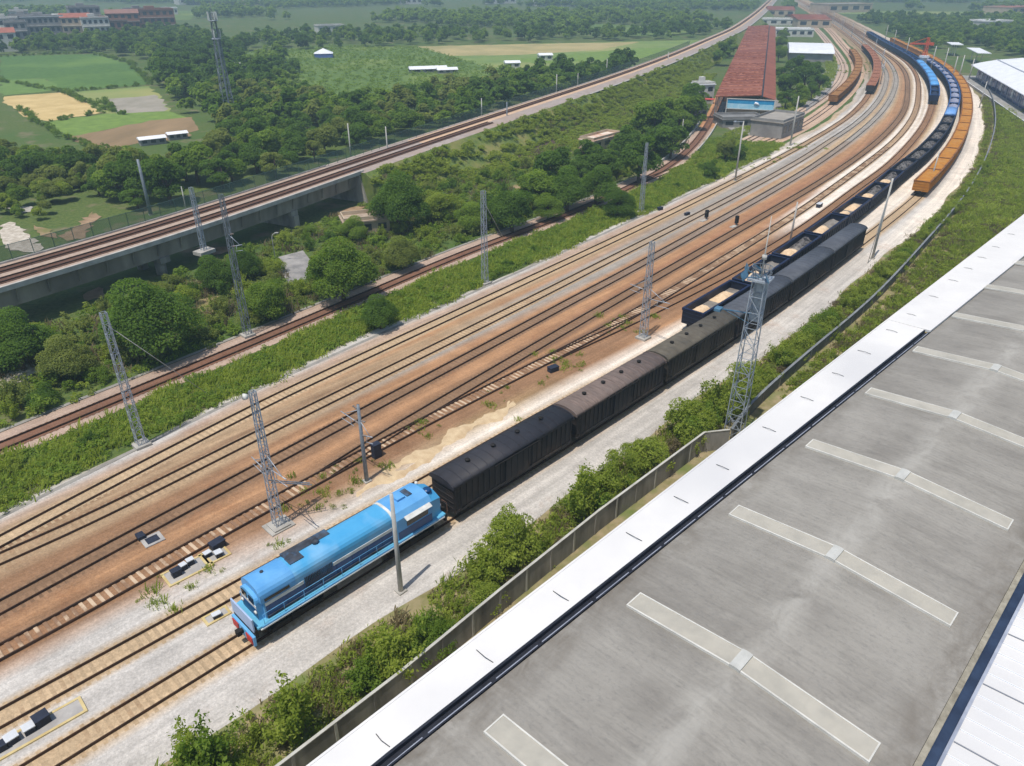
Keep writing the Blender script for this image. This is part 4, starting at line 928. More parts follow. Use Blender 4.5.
# ------------------------------------------------------------------ boundary walls
m_panel = mat("stained_fence_panel", C(166,162,156), C(122,119,114), .45, 6, .9, c3=C(104,101,97), sc3=.35, stretch=(1,1,.25))
m_cop = mat("pale_coping", C(188,186,178), C(166,164,156), .8, 4, .85)
FW = [(-32.8,5.4),(-12.6,26.4),(-7.1,32.2),(-.9,39.3),(7.3,48.4),(18.6,60.1)]
def panelwall(pts, label, h, step, mp, name="panel_wall", cap=.1, mc=None):
    r = empty(name, (*pts[0], 0), 0, label, "wall"); b = Vector(r.location); P_ = Path(pts, smooth=False)
    q = MB(); q.sweep([(p[0]-b.x, p[1]-b.y, 0) for p in P_.q], [(-.06,-.2),(.06,-.2),(.06,h-.05),(-.06,h-.05)][::-1]); fixn(q.build("panels", mp, r))
    fixn(MB().sweep([(p[0]-b.x, p[1]-b.y, 0) for p in P_.q], [(-cap,h-.04),(cap,h-.04),(cap,h+.04),(-cap,h+.04)][::-1]).build("coping", mc or m_cop, r))
    t = .2; k = 0
    while t < P_.n and k < 90:
        p = P_.p(t); d = P_.d(t, .2); m_ = MB(); m_.beam((p[0]-b.x, p[1]-b.y, -.2), (p[0]-b.x, p[1]-b.y, h-.06), .2, .2, up=(d[0], d[1], 0)); m_.build("post", m_cop if k % 2 else m_panel, r); t += step; k += 1
    return r
panelwall(FW + [(21.2, 60.6)], "stained grey concrete panel wall between the bushes and the white canopy", 2.25, 2.9, m_panel)
GW = [(21.9,62.0),(24.6,66.4),(30.5,73.4),(38.3,82.3),(49.7,94.9),(61.9,110.4),(77.7,130.8),(93,150.9),(114.4,182),(142.3,226.7),(158,255),(173.9,284.1),(190,318)]
gwp = bspline(GW, 4)
panelwall([tuple(p) for p in gwp], "low grey boundary wall curving through the bushes right of the tracks", 1.5, 4.5, mat("grey_low_wall", C(128,130,130), C(104,106,108), .6, 5, .85), cap=.14, mc=mat("grey_coping", C(132,136,138), C(108,112,116), .6, 5, .8))

# ------------------------------------------------------------------ masts and poles
m_galv = mat("galvanised_steel", C(178,186,194), C(152,160,170), 2.0, 4, .5, metal=.3)
m_galvd = mat("dull_steel", C(132,140,148), C(108,116,124), 2.0, 4, .6, metal=.2)
m_cpole = mat("concrete_pole", C(186,184,178), C(164,162,156), 1.0, 5, .8)
m_ins = mat("brown_insulator", C(150,140,134), C(120,108,100), 2, 3, .4)
def lattice(par, h, b0, b1, n, w=.07, m=None, name="lattice_column"):
    q = MB(); cor = [(-1,-1),(1,-1),(1,1),(-1,1)]
    f = lambda z: b0 + (b1-b0)*z/h
    for i, j in cor: q.beam((i*b0, j*b0, -.3), (i*b1, j*b1, h), w)
    for k in range(n):
        z0, z1 = h*k/n, h*(k+1)/n; a, b = f(z0), f(z1)
        for s in range(4):
            c0, c1 = cor[s], cor[(s+1) % 4]
            if k % 2: c0, c1 = c1, c0
            q.beam((c0[0]*a, c0[1]*a, z0), (c1[0]*b, c1[1]*b, z1), w*.55)
            q.beam((cor[s][0]*b, cor[s][1]*b, z1), (cor[(s+1) % 4][0]*b, cor[(s+1) % 4][1]*b, z1), w*.5)
    return q.build(name, m or m_galv, par)
def cantilever(par, z, L, ang, m=None):
    c, s = math.cos(ang), math.sin(ang); a = MB()
    a.tube([(0, 0, z), (c*L, s*L, z+.35)], .045, 6).tube([(0, 0, z+1.5), (c*L*.8, s*L*.8, z+.30)], .035, 6).tube([(c*L*.35, s*L*.35, z-.55), (c*L, s*L, z-.35)], .03, 6).tube([(c*L*.5, s*L*.5, z+.15), (c*L*.45, s*L*.45, z-.5)], .03, 5)
    o = a.build("cantilever_arm", m or m_galv, par)
    i = MB()
    for zz in (z, z+1.5, ):
        for k in range(5): i.tube([(c*(.25+k*.1), s*(.25+k*.1), zz+.04+.02*k), (c*(.30+k*.1), s*(.30+k*.1), zz+.04+.02*k)], .085, 8)
    i.build("insulator", m_ins, o)
def foot(par, w=.75, h=.35): MB().box(-w, w, -w, w, -.3, h).build("concrete_foot", m_conc, par)
G7 = "lattice catenary masts"
def cmast(px, h, label, b0=.42, b1=.22, arms=(), n=14, cat="mast", group=G7, rz=AX, m=None):
    p = at(*px); r = empty("catenary_mast", p, rz, label, cat, group); lattice(r, h, b0, b1, n, m=m); foot(r)
    for z, L, a in arms: cantilever(r, z, L, a)
    return r
ma = cmast((142,446), 14.4, "lattice mast leaning on a guy wire at the left edge of the yard", .38, .24)
MB().tube([(0, .1, 13.2), (9.3, 4.2, .1)], .035, 5).build("guy_wire", m_cpole, ma)
q = MB()
for k in range(7): q.tube([(.35+k*.0, .35, 2+k*.9), (.62, .35, 2+k*.9)], .07, 6)
q.build("insulator", m_ins, ma)
mbm = cmast((279,527), 13.3, "tall lattice mast with a truss arm standing just behind the locomotive", .34, .19, arms=((5.6, 2.6, R(90)), (6.2, 3.0, R(-90))))
q = MB()
for dy in (-.18, .18): q.beam((0, dy, 4.8), (2.9, dy-1.2, 3.6), .07)
for k in range(6): q.beam((.2+k*.5, -.18-k*.2, 4.7-k*.2), (.45+k*.5, .12-k*.2, 4.6-k*.2), .04)
q.build("truss_arm", m_galvd, mbm)
MB().box(-1.1, 1.1, -.9, .9, -.2, .22).build("concrete_pad", m_conc, mbm)
MB().tube([(-.45, 0, 13.0), (-.75, 0, 13.1)], [.2, .26], 12).build("lamp", m_lw, mbm)
cmast((643,339), 12.9, "broad lattice mast between the ladder track and the gondolas", .4, .22, arms=((6.6, 2.4, R(100)), (5.6, 3.4, R(-92))))
mf = cmast((485,284), 14.0, "slender lattice mast in the green verge at the upper left of the yard", .36, .24)
MB().tube([(0, 0, 12.6), (7.5, 3.5, 4.5)], .04, 5).build("guy_wire", m_cpole, mf)
cmast((248,336), 18.3, "tallest grey lattice mast in front of the viaduct", .4, .2, m=m_galvd, arms=((12.0, 1.6, R(-60)),))
cmast((641,213), 13.2, "slim lattice mast beside the branch track junction", .34, .16)
b_ = at(204, 250, 5.2); r = empty("catenary_mast", b_, R(60), "lattice mast on a bracket of the viaduct", "mast", G7); lattice(r, 9.2, .3, .2, 10); MB().box(-1.3, 1.3, -.9, .9, -.5, .02).build("bracket", m_conc, r)
G8 = "round pole masts"
def pole(px, h, label, rad=.15, z0=0.0, lean=0, arms=(), m=None, name="pole", cat="pole", group=G8, feet=True):
    p = at(px[0], px[1], z0); r = empty(name, p, AX, label, cat, group)
    MB().tube([(0,0,-.3),(lean*.5,0,h*.5),(lean,0,h)], [rad*1.25, rad*1.05, rad*.8], 10).build("shaft", m or m_cpole, r)
    if feet: MB().box(-.35,.35,-.35,.35,-.3,.2).build("concrete_foot", m_conc, r)
    for z, L, a in arms: cantilever(r, z, L, a)
    return r
pole((367,482), 8.3, "grey round pole with a black signal box at its foot, left of the boxcars", .17, arms=((6.3, 2.6, R(95)), (5.2, 1.5, R(-85))), m=m_galvd)
pole((401,592), 9.3, "white round pole rising in front of the locomotive", .17)
pole((790,146), 12.6, "pale slanted pole at the left edge of the curving tracks", .2)
pole((790,242), 7.0, "short pale pole between the gondolas and the track beside them", .15)
pk = pole((872,259), 13.0, "tall thin pole on the grey path beyond the last boxcar", .17, lean=.4); MB().tube([(.3, 0, 11.5), (-2.8, -.4, .1)], .05, 6).build("stay", m_cpole, pk)
pole((929,187), 7.5, "white pole right of the first orange wagon", .14, lean=.5)
pole((979,108), 8.5, "thin white pole by the low wall near the station hall", .14, lean=.5)
pole((352,166), 9.6, "left of the two pale poles on the fence side of the elevated line", .16, 1.0)
pole((389,170), 9.6, "right of the two pale poles on the fence side of the elevated line", .16, 1.0)
pole((482,128), 8.2, "pale pole beside the fence of the embankment, left of a darker pole", .16, 1.0)
pole((507,134), 8.5, "dull grey pole on the near slope of the embankment", .17, 1.0, m=m_galvd)
pole((556,106), 10.0, "slim pole with a crosspiece beside the embankment", .17, 1.0)
pole((606,81), 8.5, "far slim pole beside the embankment, under the meadow", .16, 1.0)
pole((667,71), 8.0, "pale far pole along the elevated line near the meadow edge", .18, 1.0)
pole((577,100), 9.0, "thin pole in the bushes beyond the fence, right of the crosspiece pole", .14)
r1 = pole((735,181), 12.8, "pale lamp pole at the junction in front of the red roof", .17)
MB().beam((0, 0, 12.7), (-1.6, 1.0, 12.8), .12).box(-2.0, -1.4, .7, 1.3, 12.7, 12.9).build("lamp_arm", m_galv, r1)
pole((681,142), 6.0, "short thin pole beside the white-edged branch bend", .12)
pole((151,215), 10.5, "dull lattice-like post behind the viaduct fence", .28, m=m_galvd)
pole((188,218), 6.0, "bare whitish stem-like post in the shrubs left of the branch track", .1); 
sl_ = empty("street_lamp", at(276, 263), R(20), "street lamp with a bent arm at the small asphalt patch", "street lamp")
MB().tube([(0,0,-.2),(0,0,4.2),(.15,0,4.7),(.6,0,4.9)], [.07,.055,.05,.045], 8).build("post", m_cpole, sl_); MB().box(.5, 1.1, -.12, .12, 4.86, 4.98).build("lamp_head", m_cpole, sl_)
# signals
G9 = "dwarf signals"
for px, l in (((706,220), "black dwarf signal between pale ballast strips, left of the pair"), ((736,226), "black dwarf signal at the edge of the orange gravel, right of the pair")):
    s_ = empty("dwarf_signal", at(*px), AX, l, "signal", G9)
    MB().box(-.3, .3, -.25, .25, .5, 1.9).build("signal_head", mat("signal_black", C(28,28,30), rough=.6), s_); MB().box(-.08, .08, -.08, .08, 0, .55).build("signal_post", m_galvd, s_); MB().box(-1.9, -.2, -.45, .35, -.1, .2).build("concrete_base", m_conc, s_)
    for zz in (.9, 1.45): MB().tube([(-.31, 0, zz), (-.36, 0, zz)], .11, 10).build("lens", m_glass, s_)
# light tower
lt = empty("light_tower", at(733, 438), AX + R(10), "lattice floodlight tower standing behind the white canopy", "light tower")
lattice(lt, 17.0, .8, .55, 11, .085)
MB().box(-.95, .95, -.95, .95, 17.0, 17.18).build("platform", m_galv, lt)
q = MB()
for a in range(12):
    c, s = math.cos(a*math.pi/6), math.sin(a*math.pi/6); c2, s2 = math.cos((a+1)*math.pi/6), math.sin((a+1)*math.pi/6)
    for zz in (17.7, 18.2): q.beam((c*.9, s*.9, zz), (c2*.9, s2*.9, zz), .05)
    q.beam((c*.6, s*.6, 17.1), (c*.9, s*.9, 18.2), .04)
q.build("guard_rail", m_galvd, lt)
m_flood = mat("floodlight_blue", C(84,124,150), C(66,104,130), 1.5, 3, .35)
for (x, y, an) in ((-1.5, .9, 0), (-.9, -.9, .4), (.9, .5, .8), (.3, 1.3, .2)):
    f = MB(); f.add([(x-.7*math.cos(an), y-.7*math.sin(an), 17.5),(x+.7*math.cos(an), y+.7*math.sin(an), 17.5),(x+.7*math.cos(an)-.3*math.sin(an), y+.7*math.sin(an)+.3*math.cos(an), 18.0),(x-.7*math.cos(an)-.3*math.sin(an), y-.7*math.sin(an)+.3*math.cos(an), 18.0),
                    (x-.7*math.cos(an), y-.7*math.sin(an), 17.3),(x+.7*math.cos(an), y+.7*math.sin(an), 17.3),(x+.7*math.cos(an)-.3*math.sin(an), y+.7*math.sin(an)+.3*math.cos(an), 17.8),(x-.7*math.cos(an)-.3*math.sin(an), y-.7*math.sin(an)+.3*math.cos(an), 17.8)],
                   [(0,1,2,3),(7,6,5,4),(0,4,5,1),(1,5,6,2),(2,6,7,3),(3,7,4,0)]); f.beam((0, 0, 17.15), (x, y, 17.5), .07); f.build("floodlight", m_flood, lt)
MB().tube([(0,0,17.1),(0,0,19.5),(0,0,22.8)], [.09,.06,.035], 8).tube([(0,0,18.9),(0,0,19.3)], .22, 10).build("lightning_rod", m_cpole, lt)
fixn(MB().add([(.66,-.64,12.6),(.66,.64,12.6),(.61,.6,16.95),(.61,-.6,16.95),(.72,-.64,12.6),(.72,.64,12.6),(.67,.6,16.95),(.67,-.6,16.95)], [(0,1,2,3),(4,5,6,7),(0,1,5,4),(1,2,6,5),(2,3,7,6),(3,0,4,7)]).build("cover_plate", m_galv, lt))
q = MB().beam((0, .3, 13.6), (-1.2, 2.9, 13.9), .08).beam((0, .4, 12.6), (-1.0, 2.5, 13.8), .05); q.box(-1.7, -.9, 2.7, 3.3, 13.75, 14.0); q.build("side_floodlight", m_flood, lt)
# telecom tower
tt = empty("telecom_tower", at(232, 127), R(30), "tall grey lattice telecom tower above the woods at upper left", "tower")
lattice(tt, 30.5, 1.7, .5, 15, .2, m_galvd)
MB().box(-.2, .2, -1.6, -1.2, 0, 24).build("cable_ladder", m_galvd, tt)
for z in (24, 28.6): MB().tube([(0, 0, z), (0, 0, z+.15)], 1.3, 14).build("platform", m_galv, tt)
for k in range(9):
    a = k*2*math.pi/9; z = 28.9 if k % 3 else 24.4; MB().box(1.25*math.cos(a)-.14, 1.25*math.cos(a)+.14, 1.25*math.sin(a)-.14, 1.25*math.sin(a)+.14, z, z+2.1).build("antenna", m_lw, tt)
MB().tube([(0,0,30),(0,0,33.5)], .06, 6).build("lightning_rod", m_galvd, tt)

# ------------------------------------------------------------------ trackside equipment
m_yel = mat("faded_yellow_kerb", C(202,184,134), C(186,164,112), 1.5, 4, .9)
m_slab = mat("grey_slab", C(176,172,166), C(154,150,146), 1.0, 5, .9)
m_boxw = mat("pale_relay_lid", C(206,208,210), C(186,190,194), 1, 3, .6)
m_boxd = mat("dark_relay_box", C(44,50,66), C(34,38,50), 1, 3, .6)
def slab(px, L, W, label):
    r = empty("equipment_slab", at(*px), R(44), label, "slab"); MB().box(-L/2, L/2, -W/2, W/2, 0, .17).build("slab_top", m_slab, r)
    MB().box(-L/2-.18, L/2+.18, -W/2-.18, -W/2, 0, .2).box(-L/2-.18, L/2+.18, W/2, W/2+.18, 0, .2).box(-L/2-.18, -L/2, -W/2, W/2, 0, .2).box(L/2, L/2+.18, -W/2, W/2, 0, .2).build("yellow_kerb", m_yel, r)
slab((26,738), 6.4, 1.15, "long yellow-edged slab between the two tracks in the lower left corner")
slab((188,571), 3.2, 1.5, "yellow-edged slab beside the dark ladder track, left of the locomotive")
slab((215,556), 1.7, 1.4, "small yellow-edged slab beside the ladder track, nearer the lattice mast")
slab((217,617), 1.5, .7, "small yellow-edged slab right in front of the locomotive")
G10 = "trackside relay boxes"
def relay(px, w, d, h, label, dark=False, z=.2):
    r = empty("relay_box", at(px[0], px[1], z), R(44 + random.uniform(-8, 8)), label, "relay box", G10)
    MB().box(-w/2, w/2, -d/2, d/2, 0, h).build("case", m_boxd, r)
    MB().box(-w/2-.04, w/2+.04, -d/2-.02, d/2+.06, h, h+.07).build("lid", m_boxd if dark else m_boxw, r)
relay((43,722), .8, .7, .55, "black relay box at the right end of the long corner slab", True)
relay((30,731), .6, .55, .4, "pale-lidded relay box in the middle of the long corner slab")
relay((13,741), .65, .6, .42, "pale-lidded relay box towards the left of the long corner slab")
relay((2,749), .6, .5, .4, "dark relay box cut by the left picture edge", True)
relay((177,575), .7, .5, .5, "dark blue relay box at the left of the slab beside the ladder track", True)
relay((184,569), .45, .4, .45, "small pale relay box in the middle of the slab beside the ladder track")
relay((191,564), .5, .4, .45, "small pale relay box at the right of the slab beside the ladder track")
relay((218,547), 1.1, .7, .55, "largest dark relay box next to the ladder track", True)
relay((219,556), .5, .5, .4, "round-cornered pale relay box below the largest dark one")
relay((208,556), .5, .4, .35, "small grey relay box beside rusty rods of the ladder track")
relay((217,617), .55, .35, .3, "small pale relay box right in front of the locomotive")
relay((377,457), .8, .6, 1.5, "tall black cabinet beside the grey round pole", True, 0.1)
relay((553,371), 1.2, .7, .55, "lone dark grey box in the weeds beside the ladder tracks", True, .1)
relay((660,210), 1.1, .6, .5, "dark box on the pale verge beside the slim lattice mast", True, .1)
relay((819,207), 1.6, .8, .7, "white-topped box between tracks left of the gondolas", False, .1)
relay((687,215), 1.3, .5, .4, "low grey box between the first two yard tracks", True, .1)
pt = empty("inspection_pit", at(153,541), R(44), "dark open pit with a pale rim between two yard tracks", "pit")
MB().box(-.5,.5,-.45,.45,.06,.16).build("pit_opening", m_boxd, pt); MB().box(-.8,-.5,-.7,.7,0,.2).box(.5,.8,-.7,.7,0,.2).box(-.5,.5,.45,.7,0,.2).box(-.5,.5,-.7,-.45,0,.2).build("pit_rim", m_slab, pt)
MB().box(-.9,-.3,.5,1.3,.2,.5).build("pit_cover", m_boxd, pt)
# heap of pale spoil beside the ladder tracks
hp = MB(); 
o = heap(9.5, 1.25, .03, .13, 77, 44, 10, amp=.03).build("spoil_heap", mat("pale_spoil", C(208,186,150), C(184,158,124), .9, 7, .95, bump=.3)); p = at(455, 437); o.location = (p.x, p.y, .06); o.rotation_euler = (0,0,R(47)); tag(o, "long flat spread of pale sand between the ladder tracks and the boxcars", "sand heap")
o = heap(5.0, 1.0, .03, .12, 78, 24, 8, amp=.03).build("spoil_heap", MATS["pale_spoil"]); p = at(398, 474); o.location = (p.x, p.y, .06); o.rotation_euler = (0,0,R(47)); tag(o, "smaller spread of pale sand nearer the grey round pole", "sand heap")
# ------------------------------------------------------------------ buildings
m_bw = mat("off_white_render", C(206,204,196), C(184,182,174), .3, 5, .85)
m_bg = mat("grey_render", C(150,148,144), C(126,124,122), .3, 5, .9)
m_bb = mat("bare_brick", C(150,108,88), C(126,90,74), .6, 5, .9)
m_bt = mat("tan_render", C(190,172,148), C(170,152,130), .3, 5, .9)
m_win = mat("dark_window", C(44,50,58), rough=.25, spec=.5)
m_rred = mat("red_tile_roof", C(170,104,84), C(140,84,68), .6, 5, .85)
m_rgry = mat("flat_grey_roof", C(160,158,152), C(136,134,130), .3, 5, .9)
m_rwht = mat("white_sheet_roof", C(232,233,235), C(218,220,224), .3, 4, .6)
def block(name, loc, rz, w, d, h, mw, mr, label, cat, nx=4, nf=3, group=None, gable=False, eave=.3):
    r = empty(name, loc, rz, label, cat, group)
    MB().box(-w/2, w/2, -d/2, d/2, -.5, h).build("wall", mw, r)
    if gable:
        fixn(MB().add([(-w/2-eave,-d/2-eave,h-.1),(w/2+eave,-d/2-eave,h-.1),(w/2+eave,d/2+eave,h-.1),(-w/2-eave,d/2+eave,h-.1),(-w/2-eave,0,h+min(d,14)*.16),(w/2+eave,0,h+min(d,14)*.16)], [(0,1,5,4),(3,4,5,2),(0,4,3),(1,2,5),(0,3,2,1)]).build("roof", mr, r))
    else:
        q = MB().box(-w/2-eave, w/2+eave, -d/2-eave, d/2+eave, h, h+.25); q.build("roof", mr, r)
        p_ = MB().box(-w/2, w/2, -d/2, -d/2+.2, h+.25, h+.9).box(-w/2, w/2, d/2-.2, d/2, h+.25, h+.9).box(-w/2, -w/2+.2, -d/2+.2, d/2-.2, h+.25, h+.9).box(w/2-.2, w/2, -d/2+.2, d/2-.2, h+.25, h+.9)
        if nf > 1: p_.box(-w*.2, w*.05, -d*.1, d*.25, h+.25, h+2.4)
        p_.build("parapet", mw, r)
    fh = h/max(nf, 1)
    for f in range(nf):
        for i in range(nx):
            x = -w/2 + w*(i+.5)/nx; ww = w/nx*.28; z = f*fh + fh*.35
            MB().box(x-ww, x+ww, -d/2-.04, -d/2+.02, z, z+fh*.45).build("window", m_win, r)
        if nf > 2 and f: MB().box(-w/2, w/2, -d/2-.9, -d/2-.045, f*fh-.1, f*fh+.05).build("balcony", m_bw, r)
    for f in range(nf):
        for i in range(2):
            y = -d/2 + d*(i+.5)/2; z = f*fh + fh*.35; MB().box(w/2-.02, w/2+.04, y-d*.12, y+d*.12, z, z+fh*.45).build("window", m_win, r)
    return r
GT = "houses of the far town"
town = [(4,47,20,14,8,m_bw,m_rred,"cream house with orange-red roof at the left picture edge",3,2,True),
 (12,41,18,14,12,m_bw,m_rgry,"white house with dark window bands behind the orange-red roof, far left",4,3,False),
 (22,43,14,12,11,m_bg,m_rgry,"narrow grey house right of the white one, far left",3,3,False),
 (31,38.5,20,14,12.5,m_bg,m_rgry,"grey flat-roofed block left of the long window-band block",5,3,False),
 (26,33,14,12,13,m_bw,m_rgry,"pale block standing behind in the second row of the town, far left",3,3,False),
 (48,38,30,15,12,m_bg,m_rwht,"long grey block with wide dark window bands and a pale roof",8,3,False),
 (66,37,26,15,11,m_bw,m_rgry,"pale block between the long grey block and the salmon roof",6,3,False),
 (81,37,22,15,11.5,m_bt,m_rred,"tan block with a small salmon roof",5,3,True),
 (90,33,24,15,15,m_bg,m_rgry,"tallest dark grey block rising behind the salmon roof",5,4,False),
 (99,37,20,14,11,m_bw,m_rgry,"pale block with white vertical panels in the middle of the town",5,3,False),
 (112,36,28,15,9.5,m_bb,m_rgry,"low brown brick block right of the white panels",6,2,False),
 (127,32.5,26,15,12,m_bb,mat('dull_red_roof', C(150,112,100), C(128,96,86), .5, 5, .9),"brick block under the largest red roof of the town",5,3,True),
 (143,27,26,15,12,m_bg,m_rgry,"grey block behind, near the right end of the town",5,3,False),
 (157,27.5,34,18,12,m_bb,MATS['dull_red_roof'],"dark red-brown building at the right end of the town",6,3,False)]
for x, y, w, d, h, mw, mr, l, nx, nf, gb in town:
    p = at(x, y+4, 0); block("town_house", p, R(30 + random.uniform(-4, 4)), w*.8, d, h*1.25, mw, mr, l, "house", nx, nf, GT, gb)
GF = "scattered distant buildings"
for x, y, w, d, h, mw, mr, l in [(200,3.2,60,30,9,m_bw,m_rwht,"long white-roofed hall at the top edge, left of the tower top"), (262,4,80,26,10,m_bt,m_rred,"pinkish long building at the top edge right of the tower"),
      (500,2.5,40,20,8,m_bw,m_rwht,"small white-roofed hall at the top edge near the middle"), (541,5,16,14,18,m_bw,m_rgry,"left of two white tower blocks at the top edge"), (568,5,16,14,17,m_bw,m_rgry,"right of two white tower blocks at the top edge"),
      (410,3,30,20,7,m_bw,m_rwht,"low pale building at the top edge, left of the middle"), (170,13.5,16,12,6,m_bw,m_rwht,"small white-roofed house behind the right end of the town"),
      (712,5,30,18,7,m_bt,m_rgry,"tan building by the far end of the elevated line"), (840,11,60,30,8,m_bt,m_rgry,"pale hall beside the far end of the tracks"), (986,30,28,18,7,m_bw,m_rwht,"white-roofed house among the woods at upper right"),
      (1010,12,60,30,6,m_bt,m_rred,"brownish quarry building at the upper right edge"), (250,74,14,8,4,m_bw,m_rwht,"pale-roofed shed right beside the telecom tower"), (330,32,20,10,5,m_bw,m_rgry,"pale hut in the far woods")]:
    block("distant_building", at(x, y+1, 0), R(20 + random.uniform(-15, 15)), w, d, h, mw, mr, l, "building", 4, 1 if h < 12 else 4, GF)
# sheds in the fields
for x, y, w, d, rz, l in ((153,144,6.5,3,35,"white-roofed field shed at the lower edge of the ploughed field, left half"), (178,139,5,2.6,35,"white-roofed field shed at the ploughed field, right half"), (428,72,17,6,15,"long white shed in the dark crop field"), (447,73,9,5,15,"dark-walled shed at the right end of the long white shed")):
    block("field_shed", at(x, y, 0), R(rz), w, d, 1.7, m_bg, m_rwht, l, "shed", 3, 1, "field sheds", True)
tn = empty("field_tent", at(324, 57.5), R(10), "blue and white canopy tent in the crop field", "tent")
fixn(MB().add([(-5,-4,2.2),(5,-4,2.2),(5,4,2.2),(-5,4,2.2),(0,0,4.6)], [(0,1,4),(1,2,4),(2,3,4),(3,0,4),(0,3,2,1)]).build("canopy", m_rwht, tn)); MB().box(-4.8,4.8,-3.8,3.8,0,2.15).build("side_sheet", mat("blue_sheet", C(92,112,176), C(80,100,166), 1, 3, .7), tn)
for x, y, l in ((512,68,"small white hut in the meadow, left of two"), (545,60,"small white hut in the meadow, right of two")):
    block("meadow_hut", at(x, y), R(12), 7, 5, 2.6, m_bw, m_rwht, l, "hut", 2, 1, "meadow huts", True)
block("farm_shelter", at(366, 231, 0), R(20), 8, 4.5, 2.4, m_bt, mat("worn_sheet_roof", C(176,160,142), C(150,132,116), .8, 5, .9), "low shelter with a worn tan roof among the trees below the embankment", "shelter", 3, 1)
block("roadside_hut", at(554, 108, 0), R(60), 5, 4, 3.2, m_bw, m_rwht, "small white hut half hidden in the bushes under the embankment", "hut", 2, 1)
block("site_shelter", at(600, 147, 0), R(50), 13, 4.5, 2.6, m_bt, mat("rusty_white_roof", C(220,206,190), C(190,132,98), .25, 5, .8, lo=.42, hi=.6), "long low shed with a rust-stained white roof among the trees", "shed", 3, 1)
block("white_gatehouse", at(537, 188, 0), R(55), 3.2, 3, 2.4, m_bw, m_rwht, "tiny white-framed hut in the trees near the dark trench", "hut", 1, 1)
# long red-roofed freight hall
RA = math.atan2(338, 105); ro = Vector((72.7, 243, 0))
rh = empty("freight_hall", ro, RA - R(90), "very long freight hall with a rust-red slatted roof and a blue and white front banner", "freight hall")
m_rust = mat("rust_red_roof", C(136,78,58), C(108,58,44), .5, 7, .8, c3=C(146,92,72), sc3=.06)
m_rust2 = mat("rust_red_side_roof", C(144,86,66), C(120,68,52), .25, 6, .8)
m_bat = mat("pale_roof_batten", C(212,150,122), C(120,58,42), .8, 4, .8)
Lh = 345
fixn(MB().add([(-9.6,0,6.6),(4.2,0,7.6),(4.2,Lh,7.6),(-9.6,Lh,6.6),(-9.6,0,6.4),(4.2,0,7.35),(4.2,Lh,7.35),(-9.6,Lh,6.4)], [(0,1,2,3),(7,6,5,4),(0,4,5,1),(1,5,6,2),(2,6,7,3),(3,7,4,0)]).build("roof", m_rust, rh))
fixn(MB().add([(4.7,0,7.3),(8.6,0,6.4),(8.6,Lh,6.4),(4.7,Lh,7.3),(4.7,0,7.1),(8.6,0,6.2),(8.6,Lh,6.2),(4.7,Lh,7.1)], [(0,1,2,3),(7,6,5,4),(0,4,5,1),(1,5,6,2),(2,6,7,3),(3,7,4,0)]).build("side_roof", m_rust2, rh))
y = .3
while y < Lh-1:
    MB().beam((-9.65, y, 6.72), (4.2, y, 7.72), .7 if random.random() < .35 else .3, .2).build("roof_batten", m_bat, rh)
    y += random.choice((3.2, 5, 6.5, 9)) if y < 90 else random.choice((6, 12, 18))
MB().box(4.25, 4.65, 0, Lh, 6.9, 7.15).build("roof_gutter", m_gut, rh)
for y in np.arange(1, Lh, 12):
    c_ = MB()
    for x in (-9.2, 4.3, 8.2): c_.box(x-.15, x+.15, y-.15, y+.15, -.3, 6.4)
    c_.build("column_row", m_bg, rh)
MB().box(-5.4, 8.4, 2.2, 2.5, -.3, 6.2).build("end_wall", m_bt, rh)
MB().box(-5.6, 8.3, -.35, .05, 3.2, 3.4).box(-5.6, 8.3, -.35, .05, 6.1, 6.3).box(-5.9, -5.61, -.35, .05, -.2, 6.3).box(8.31, 8.6, -.35, .05, -.2, 6.3).build("banner_frame", m_bw, rh)
MB().box(-5.58, 8.28, -.2, -.1, 4.85, 6.08).build("banner_blue", mat("banner_blue", C(40,142,190), C(60,156,200), .8, 3, .6), rh)
MB().box(-5.58, 8.28, -.2, -.1, 3.42, 4.83).build("banner_pale", mat("banner_pale", C(190,224,236), C(150,206,226), .6, 3, .6), rh)
MB().tube([(2.6, -.22, 4.7), (2.8, -.25, 5.2), (3.4, -.25, 5.0), (4.0, -.22, 4.6)], [.25,.4,.35,.15], 8).build("banner_emblem", m_rwht, rh)
MB().box(-13.5, -9.7, -1.0, 1.6, 5.6, 5.8).build("eave_extension", mat("bright_red_roof", C(196,84,74), C(176,72,64), .6, 4, .8), rh)
for x, y, w, d, h, rz, mr, l in ((779,15,26,70,6,75,m_rust,"left of two red-roofed sheds beyond the long freight hall"), (806,25,26,75,6,80,m_rust,"right of two red-roofed sheds beyond the long freight hall")):
    block("red_shed", at(x, y, 0), R(rz-90), w, d, h, m_bt, mr, l, "shed", 3, 1, "red-roofed sheds", True)
for x, y, w, d, l in ((782,25,40,14,"pale flat building between the long red roof and the two red sheds"), (792,36,26,16,"low white block just behind the curved white shed")):
    block("low_block", at(x, y, 0), R(-10), w, d, 4.5, m_bw, m_rwht, l, "building", 5, 1)
ws = empty("curved_roof_shed", at(808, 57), R(-17), "shed with a curved white roof right of the long red roof", "shed")
fixn(MB().extrude([(y, z) for y, z in [(-26,4.2),(-20,5.4),(-8,6.4),(8,6.4),(20,5.4),(26,4.2),(26,4.0),(-26,4.0)]], -11, 11).build("roof", m_rwht, ws)); MB().box(-10.5, 10.5, -25, 25, -.3, 4.0).build("wall", m_bg, ws)
wg = block("signal_cabin", at(701, 103.5, 0), R(15), 6.5, 5, 6.4, m_bw, m_rwht, "white two-storey cabin at the left front of the red roof", "building", 2, 2)
m_gshed = mat("grey_sheet_roof", C(132,132,130), C(112,112,112), .4, 5, .85)
